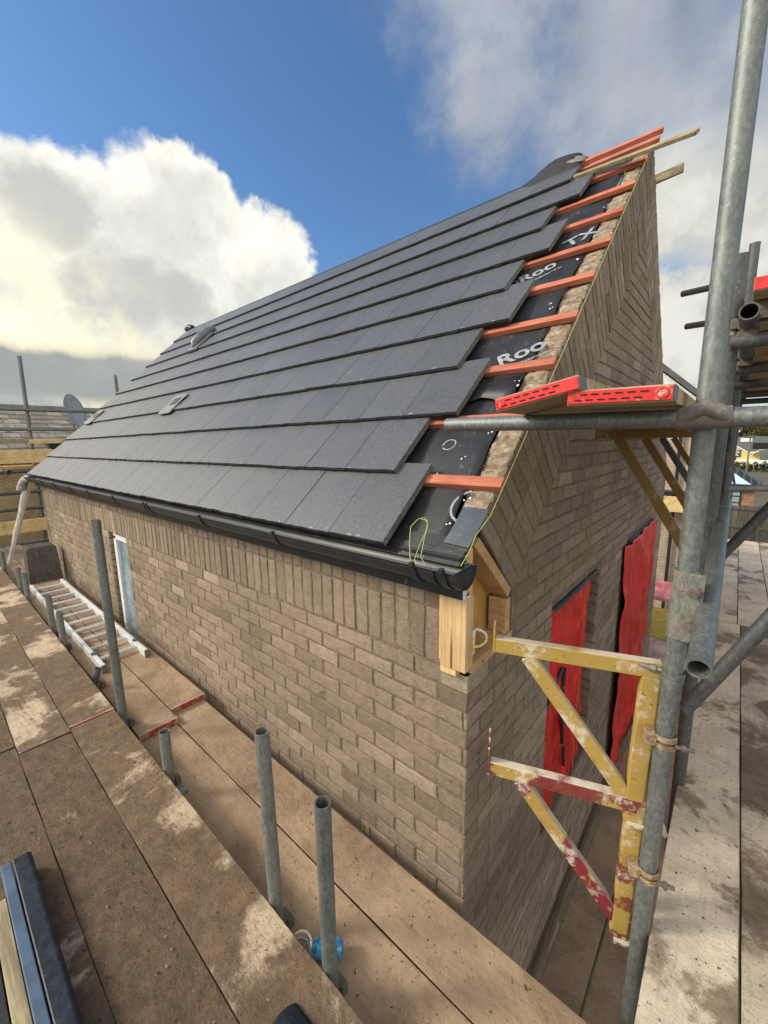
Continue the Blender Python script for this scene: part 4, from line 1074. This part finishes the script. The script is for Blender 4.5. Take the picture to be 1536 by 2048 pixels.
# right neighbour house with verge
nh=thing('gabled_house','pale pink brick house behind the gable with dark roof verge','house',(-1.5,12,-2.6))
mb=MB(); ya,yb=10,16
P=[(-5,G0),(.57,G0),(.57,2.05),(-2.2,4.55),(-5,2.05)]
n=len(P); mb.add([V(x,ya,z) for x,z in P]+[V(x,yb,z) for x,z in P],[tuple(range(n)),tuple(range(2*n-1,n-1,-1))]+[(i,n+i,n+(i+1)%n,(i+1)%n) for i in range(n)])
mb.build('wall',mat_courses('pink_brick',(.46,.33,.24),(.38,.27,.20),(.42,.36,.30),.075,.225,'X'),nh)
mb=MB(); 
for (a,b) in (((.68,2.0),(-2.2,4.68)),((-5.1,2.0),(-2.2,4.68))):
    A=[V(a[0],ya-.25,a[1]),V(a[0],yb,a[1]),V(b[0],yb,b[1]),V(b[0],ya-.25,b[1])]; mb.hexa(A+[p+V(0,0,.14) for p in A])
mb.build('roof',mat_plain('dark_roof_verge',(.075,.08,.085),.7,0,.2,5),nh)
mb=MB(); A=[V(.50,ya-.06,1.85),V(-2.2,ya-.06,4.32),V(-2.2,ya-.06,4.62),V(.66,ya-.06,2.0)]; mb.add(A,[(0,1,2,3)]); mb.build('bargeboard',M['white'],nh,solid=.03)
mb=MB(); mb.tube((-.33,ya-.08,-2.6),(-.33,ya-.08,2.3),.035,10); mb.build('downpipe',M['pvc'],nh)
mb=MB(); mb.box(-.75,.1,ya-.4,ya-.36,.28,.62); tag(mb.build('plywood_sheet',yt,None),'orange timber board beyond the gable under the brackets','timber')
mb=MB(); mb.box(-.95,.1,ya-.35,ya-.05,.65,.72); tag(mb.build('lead_flashing',M['pvc'],None),'dark flat flashing above the orange board beyond the gable','flashing')
# fences
def mat_fence():
    m,t,b=newmat('grey_fence_wood'); p=pos(t); r,_=tone(t)
    n=t.noise(vscale(t,p,(30,30,1.5)),1.0,5,.6)
    c=t.mix(t.smooth(n,.3,.7),(.10,.09,.07),(.19,.175,.14)); c=t.mix(1.0,c,t.ramp(r,[(0,.75),(1,1.2)]),'MULTIPLY'); setb(t,b,c,.95); return m
FM=mat_fence()
def fence(x0,x1,y,z0,z1,label,yb=None):
    t=thing('fence',label,'fence',((x0+x1)/2,y,z0),'weathered garden fences')
    yb=y if yb is None else yb
    mb=MB(); x=x0
    while x<x1:
        f=(x-x0)/(x1-x0); yy=y+(yb-y)*f; mb.box(x,x+.095,yy-.008+random.uniform(0,.008),yy+.012,z0,z1+random.uniform(-.01,.01),0,random.random()); x+=.1
    mb.build('boarding',FM,t)
    for zz in (z0+.25,(z0+z1)/2,z1-.12):
        mb=MB(); mb.beam((x0,y-.03,zz),(x1,yb-.03,zz),.05,.08); mb.build('rail',FM,t)
    x=x0
    while x<x1:
        f=(x-x0)/(x1-x0); yy=y+(yb-y)*f; mb=MB(); mb.box(x-.05,x+.05,yy-.06,yy+.04,z0,z1+.06); mb.build('post',FM,t); x+=1.9
fence(-.35,9,20.5,-2.6,-.86,'grey board fence beyond the plywood, in front of the garden room')
fence(-4.5,-.6,17.5,-2.6,-1.2,'grey board fence seen between the brickwork and the corner standard, farther one')
fence(-4.5,.5,12.0,-2.75,-1.62,'low grey board fence with a pale rail, nearer one')
mb=MB(); mb.tube((-3,11.9,-1.58),(.3,11.9,-1.57),.03,10); tag(mb.build('hand_rail',M['galv'],None),'pale metal rail on top of the low near fence','rail')
# bin bag by fence
mb=MB(); mb.path([(-.75,11.5,-1.55),(-.75,11.5,-1.3),(-.74,11.5,-1.0),(-.72,11.5,-.75),(-.70,11.5,-.62)],.2,12,0,.5,[.20,.22,.18,.10,.03]); tag(mb.build('covered_barbecue',mat_plain('navy_cover',(.02,.024,.04),.6,0,.3,20),None),'navy fabric cover standing by the fence','cover')
# yellow mesh panel and pink sheets
mb=MB()
for i in range(9): mb.beam((-.45+.09*i,5.9,-1.15),(-.45+.09*i,7.2,-1.15),.03,.03)
for i in range(16): mb.beam((-.46,5.92+.085*i,-1.13),(.30,5.92+.085*i,-1.13),.03,.03)
tag(mb.build('mesh_panel',mat_plain('yellow_mesh',(.55,.42,.10),.6),None),'yellow mesh panel lying low beyond the far red sheet','mesh panel')
mb=MB(); G=[[V(-.5+.9*i/10,7.25+.9*j/8,-1.0+.25*math.sin(j*.4)*(1-.04*i)+.02*random.random()) for j in range(9)] for i in range(11)]
mb.grid(G); tag(mb.build('tarpaulin',mat_plain('pink_tarp',(.62,.20,.22),.5,0,.5,3),None,solid=.01),'crumpled pink and red sheeting lying behind the yellow panel','tarpaulin')
mb=MB(); G=[[V(-.2+.6*i/8,4.7+1.1*j/8,-1.14+.02*random.random()+.03*math.sin(i+j*.7)) for j in range(9)] for i in range(9)]
mb.grid(G); tag(mb.build('tarpaulin',mat_plain('pink_film',(.55,.33,.31),.4,0,.5,5),None,solid=.01),'pale pink film wrapped pack on the deep walkway beside the pole','tarpaulin')
# garden room
gr=thing('garden_room','brick garden room with dark metal roof and glazed hip end','garden room',(.6,26.5,-2.6))
mb=MB(); mb.box(-1.6,1.48,26,29,-2.6,-.62); mb.build('wall',mat_courses('orange_brick',(.34,.16,.075),(.27,.12,.06),(.30,.24,.18),.075,.225,'X'),gr)
mb=MB(); mb.box(-1.5,.98,25.95,25.99,-2.4,-.70); fr=mb.build('window',M['pvc'],gr)
mb=MB(); 
for x0,x1 in ((-1.4,-.62),(-.54,.22),(.30,.58),(.64,.92)):
    for z0,z1 in ((-2.3,-1.45),(-1.39,-1.12),(-1.05,-.78)): mb.box(x0,x1,25.93,25.948,z0,z1)
mb.build('pane',mat_plain('sky_glass',(.25,.33,.36),.08,0,.2,2),fr)
mb=MB(); e=[V(-1.9,25.7,-.55),V(1.85,25.7,-.55),V(1.85,29.3,-.55),V(-1.9,29.3,-.55)]; r0,r1=V(-1.9,27.5,.45),V(.42,27.5,.45)
mb.poly([e[0],e[1],r1,r0]); mb.poly([e[2],e[3],r0,r1]); mb.poly([e[1],e[2],r1]); mb.box(-1.9,1.85,25.7,29.3,-.70,-.56)
def mat_seam():
    m,t,b=newmat('standing_seam'); p=pos(t); w_=t.n('ShaderNodeTexWave',{'bands_direction':'X'},Vector=p,Scale=1.1).outputs[1]
    setb(t,b,t.mix(t.smooth(w_,.8,.95),(.035,.036,.04),(.10,.10,.105)),.45,.3); return m
mb.build('roof',mat_seam(),gr)
mb=MB(); off=V(0,-.03,.04)
a,b,c_=e[0]+off,e[1]+off,r1+off
L=lambda p,q,f: p+(q-p)*f
for tri in ((V(-.6,25.72,-.48),V(.62,25.72,-.48),V(.36,26.9,.16),V(-.6,26.9,.16)),(V(.72,25.72,-.48),V(1.30,25.72,-.48),V(.60,26.6,.0))):
    mb.poly([p+V(0,-.03,.04) for p in tri])
mb.build('roof_glazing',mat_plain('roof_glass',(.42,.58,.75),.08,0,.1,1),gr,solid=.02)
# street lamp
lp=thing('street_lamp','slim grey street lamp in front of the yellow building','street lamp',(1.27,40,-2.6))
mb=MB(); mb.tube((1.27,40,-2.6),(1.24,40,1.82),.07,10,0,True,0,.5,.05); mb.build('column',M['galv'],lp)
mb=MB(); mb.obox((1.22,40,1.85),V(.30,0,0),V(0,.12,0),V(0,0,.05)); mb.build('lantern',M['galv_dark'],lp,bevel=.02)
# far sheds
wh=thing('warehouse','long dark grey metal warehouse with white sign on its gable','warehouse',(3,95,-2.6))
mb=MB(); P=[(-4,G0),(9,G0),(9,1.5),(1.9,2.05),(-4,1.2)]; n=len(P)
mb.add([V(x,92,z) for x,z in P]+[V(x,120,z) for x,z in P],[tuple(range(n)),tuple(range(2*n-1,n-1,-1))]+[(i,n+i,n+(i+1)%n,(i+1)%n) for i in range(n)])
mb.build('shell',mat_plain('grey_cladding',(.105,.125,.13),.7,0,.1,1),wh)
mb=MB(); mb.box(.75,2.25,91.9,91.98,1.05,1.65); mb.build('sign',M['white'],wh)
mb=MB(); mb.box(2.4,4.4,91.9,91.98,-.1,.85); mb.build('dark_opening',M['dark'],wh)
yb_=thing('yellow_building','pale yellow rendered building with a low pitched gable and navy sign','building',(1,80,-2.6))
mb=MB(); P=[(-4,G0),(3.1,G0),(3.1,-.45),(1.9,-.55),(-.35,.95),(-4,.95)]; n=len(P)
mb.add([V(x,80,z) for x,z in P]+[V(x,88,z) for x,z in P],[tuple(range(n)),tuple(range(2*n-1,n-1,-1))]+[(i,n+i,n+(i+1)%n,(i+1)%n) for i in range(n)])
mb.build('wall',mat_plain('yellow_render',(.62,.50,.17),.85,0,.1,1),yb_)
mb=MB(); P=[V(3.2,79.9,-.38),V(1.9,79.9,-.48),V(-.35,79.9,1.02)]
for p,q in zip(P,P[1:]): mb.beam(p,q,.3,.10)
mb.build('roof_edge',M['white'],yb_)
mb=MB(); mb.box(.0,.95,79.9,79.97,-1.05,-.05); sg=mb.build('sign',mat_plain('navy_sign',(.015,.03,.07),.6),yb_)
mb=MB()
for z_,w_ in ((-.22,.6),(-.45,.7),(-.68,.5),(-.85,.65)): mb.box(.12,.12+w_,79.86,79.895,z_-.05,z_+.04)
mb.build('sign_lettering',M['white'],sg)
mb=MB(); mb.box(-4.01,3.11,79.93,79.99,-1.75,-1.45); mb.build('white_band',M['white'],yb_)
wv=thing('white_shed','white rounded vehicle body parked beside the yellow building','vehicle',(3.6,78,-2.6))
mb=MB(); G=[[V(2.2+2.2*i/10,78+2*j/4,-1.6+1.6*math.sin(PI*min(1,max(0,(i+.6)/11.2)))**.4) for j in range(5)] for i in range(11)]; mb.grid(G); mb.box(2.2,4.4,78,80,-2.6,-1.5); mb.build('body',M['white'],wv)
# hedge and trees
def leafcloud(mb,c,rx,ry,rz,n,sz,seedtone=(0,1)):
    for _ in range(n):
        a=random.random()*2*PI; zc_=random.uniform(-1,1); rr=math.sqrt(1-zc_*zc_); k=random.uniform(.55,1.05)
        p=V(c[0]+rx*k*rr*math.cos(a),c[1]+ry*k*rr*math.sin(a),c[2]+rz*k*zc_)
        u=V(random.gauss(0,1),random.gauss(0,1),random.gauss(0,1)).normalized(); w=u.orthogonal().normalized(); s_=sz*random.uniform(.6,1.4)
        mb.poly([p-u*s_-w*s_*.5,p+u*s_-w*s_*.3,p+u*s_*.7+w*s_*.6,p-u*s_*.6+w*s_*.5],0,random.random())
def mat_leaf(name,c0,c1):
    m,t,b=newmat(name); r,_=tone(t); setb(t,b,t.ramp(r,[(0,c0),(1,c1)]),.85,0,.2); return m
LF=mat_leaf('autumn_leaf',(.022,.028,.008),(.11,.085,.022)); HG=mat_leaf('hedge_leaf',(.018,.03,.010),(.06,.075,.03))
mb=MB(); 
for i in range(34): leafcloud(mb,(-3+.35*i+random.gauss(0,.1),70+random.gauss(0,.3),-2.2+random.uniform(0,.45)),.45,.5,.5,120,.10)
tag(mb.build('hedge',HG,None),'dark scrubby hedge below the yellow building','hedge')
BK=mat_plain('bark',(.06,.045,.03),.95)
for i in range(9):
    x=-9+3.2*i+random.gauss(0,.6); y=125+random.gauss(0,4); h=random.uniform(6.4,7.8)
    t=thing('tree',['bushy autumn tree on the skyline above the warehouse roof','partly hidden autumn tree on the skyline beyond the warehouse'][i%2],'tree',(x,y,-2.6),'trees beyond the warehouse')
    mb=MB(); mb.path([(x,y,-2.6),(x+.1,y,0),(x,y,h-4)],.2,8,0,.5,[.35,.25,.1])
    for q in range(4): mb.path([(x,y,-.5+q*.5),(x+math.cos(q*1.7)*1.4,y+math.sin(q*1.7)*1.4,1.2+q*.5)],.1,6,0,.5,[.14,.05])
    mb.build('trunk',BK,t)
    mb=MB()
    for q in range(9): leafcloud(mb,(x+random.gauss(0,1.3),y+random.gauss(0,1.3),h-4.6+random.uniform(-1.2,1.6)),1.3,1.3,1.0,130,.22)
    mb.build('crown',LF,t)

# ------------------------------------------------------------------ light and sky
sun_dir=V(-.64,-.58,.55).normalized()
sl_=bpy.data.lights.new('sun','SUN'); sl_.energy=1.8; sl_.angle=math.radians(10); sl_.color=(1,.93,.80)
so=bpy.data.objects.new('sun',sl_); COL.objects.link(so); so.rotation_euler=sun_dir.to_track_quat('Z','Y').to_euler(); so.location=(-20,-10,20)
w=bpy.data.worlds.new('World'); S.world=w; w.use_nodes=True; nt=w.node_tree; nt.nodes.clear(); t=NT(nt)
out=nt.nodes.new('ShaderNodeOutputWorld'); d=t.n('ShaderNodeTexCoord').outputs['Generated']
sky=t.n('ShaderNodeTexSky',{'sky_type':'NISHITA','sun_disc':False,'sun_elevation':math.asin(sun_dir.z),'sun_rotation':math.atan2(sun_dir.x,sun_dir.y),'air_density':1.0,'dust_density':.6,'ozone_density':2.5})
skyc=t.mix(1.0,sky.outputs[0],(.84,1.08,1.27),'MULTIPLY')
BG=.08; KE=.66
sep=t.n('ShaderNodeSeparateXYZ',None,Vector=d); el=sep.outputs[2]
n_big=t.n('ShaderNodeTexNoise',None,Vector=d,Scale=3.2,Detail=9.0,Roughness=.60); n_f=t.n('ShaderNodeTexNoise',None,Vector=d,Scale=9.0,Detail=8.0,Roughness=.6)
warp=t.n('ShaderNodeVectorMath',{'operation':'MULTIPLY_ADD'},i0=t.n('ShaderNodeVectorMath',{'operation':'SUBTRACT'},i0=n_f.outputs[1],i1=(.5,.5,.5)).outputs[0],i1=(.11,.11,.11),i2=t.n('ShaderNodeVectorMath',{'operation':'MULTIPLY_ADD'},i0=t.n('ShaderNodeVectorMath',{'operation':'SUBTRACT'},i0=t.n('ShaderNodeTexNoise',None,Vector=d,Scale=30.0,Detail=7.0,Roughness=.6).outputs[1],i1=(.5,.5,.5)).outputs[0],i1=(.045,.045,.045),i2=d).outputs[0]).outputs[0]
def blobs(lst, vec):
    acc=None
    for (x,y,r) in lst:
        c=ray(x,y).normalized(); e=ray(x+r,y).normalized(); e2=ray(x,y+r).normalized()
        ang=(c.angle(e)+c.angle(e2))/2
        dv=t.n('ShaderNodeVectorMath',{'operation':'DISTANCE'},i0=vec,i1=tuple(c)).outputs['Value']
        f=t.math('MULTIPLY_ADD',dv,-1/ang,1.0)
        acc=f if acc is None else t.math('MAXIMUM',acc,f)
    return acc
cu=blobs([(20,470,190),(190,480,170),(370,430,120),(330,570,220),(520,530,110),(90,640,260),(420,640,190),(250,720,200),(-200,560,330)],warp)
cum=t.smooth(t.math('ADD',cu,t.math('MULTIPLY_ADD',n_f.outputs[0],.6,-.30)),-.05,.15)
# shading inside the cumulus
sh=t.smooth(n_big.outputs[0],.40,.62)
sh2=t.smooth(blobs([(110,430,110),(250,590,120),(350,600,90),(170,580,80)],warp),-.1,.55)
edge=t.smooth(cu,.05,.6)
gshade=t.math('MAXIMUM',t.math('MULTIPLY',sh,t.math('MULTIPLY',edge,.45)),t.math('MULTIPLY',sh2,.85),clamp=True)
cw=t.mix(gshade,t.ramp(t.n('ShaderNodeTexNoise',None,Vector=d,Scale=14.0,Detail=6.0,Roughness=.6).outputs[0],[(.3,(.78,.775,.71)),(.62,(1.06,1.04,.93))]),(.52,.53,.52))
warmz=t.math('MULTIPLY',t.smooth(blobs([(-60,640,330),(150,690,230)],d),0,.7),t.smooth(n_f.outputs[0],.3,.6))
cw=t.mix(t.math('MULTIPLY',warmz,.75),cw,(1.08,1.03,.74))
# soft grey sheet high on the right and the overcast on the right
gr_=blobs([(1250,60,420),(1150,-150,420),(1450,380,380),(1600,200,500),(1000,190,190),(1330,-500,700)],warp)
grm=t.smooth(t.math('ADD',gr_,t.math('MULTIPLY_ADD',n_big.outputs[0],1.9,-.95)),-.12,.80)
grc=t.mix(t.smooth(n_big.outputs[0],.35,.65),(.27,.32,.41),(.46,.50,.56))
lowr=t.smooth(blobs([(1440,700,420),(1350,560,330),(1520,780,500)],warp),.0,.55)
grc=t.mix(lowr,grc,t.mix(t.smooth(n_f.outputs[0],.35,.65),(.62,.62,.58),(.82,.81,.74)))
grm2=t.math('MAXIMUM',grm,t.math('MULTIPLY',lowr,t.smooth(n_f.outputs[0],.28,.48)))
# band near the horizon: dark stratus at the left, broken cloud elsewhere
hz=t.smooth(t.math('ADD',el,t.math('MULTIPLY_ADD',n_f.outputs[0],.06,-.03)),.205,.165)
hzc=t.mix(t.smooth(t.math('ADD',el,t.math('MULTIPLY_ADD',n_f.outputs[0],.05,-.025)),.080,.105),t.mix(t.smooth(n_f.outputs[0],.4,.6),(.42,.46,.47),(.82,.77,.58)),t.mix(t.smooth(n_big.outputs[0],.4,.65),(.36,.38,.38),(.47,.48,.46)))
hzc=t.mix(t.smooth(t.math('ADD',el,t.math('MULTIPLY_ADD',n_f.outputs[0],.06,-.03)),.165,.185),hzc,(.86,.80,.58))
left=t.smooth(sep.outputs[0],-.60,-.80)
hzm=t.math('MULTIPLY',hz,left)
# unseen overcast behind the camera, added for lighting and boosted to lift the gable
back=t.smooth(t.n('ShaderNodeVectorMath',{'operation':'DOT_PRODUCT'},i0=d,i1=tuple(V(-CR[2][0],-CR[2][1],0).normalized())).outputs['Value'],-.10,.45)
bkc=t.mix(t.smooth(n_big.outputs[0],.35,.65),(1.35,1.34,1.30),(1.9,1.82,1.66))
sunglow=t.smooth(t.n('ShaderNodeVectorMath',{'operation':'DOT_PRODUCT'},i0=d,i1=tuple(sun_dir)).outputs['Value'],.86,1.0)
def emis(col): return t.n('ShaderNodeVectorMath',{'operation':'SCALE'},i0=col,Scale=KE/BG).outputs[0]
c=t.mix(grm2,skyc,emis(grc))
c=t.mix(cum,c,emis(cw))
c=t.mix(hzm,c,emis(hzc))
c=t.mix(t.math('MULTIPLY',back,t.smooth(n_big.outputs[0],.30,.52)),c,emis(bkc))
c=t.mix(t.math('MULTIPLY',sunglow,.9),c,emis((4.5,4.0,3.0)))
bg=t.n('ShaderNodeBackground',None,Color=c,Strength=BG)
nt.links.new(bg.outputs[0],out.inputs[0])

S.view_settings.view_transform='Standard'; S.view_settings.look='None'; S.view_settings.gamma=1; S.view_settings.exposure=0.68
S.render.engine='CYCLES'; S.cycles.max_bounces=6; S.cycles.use_denoising=True
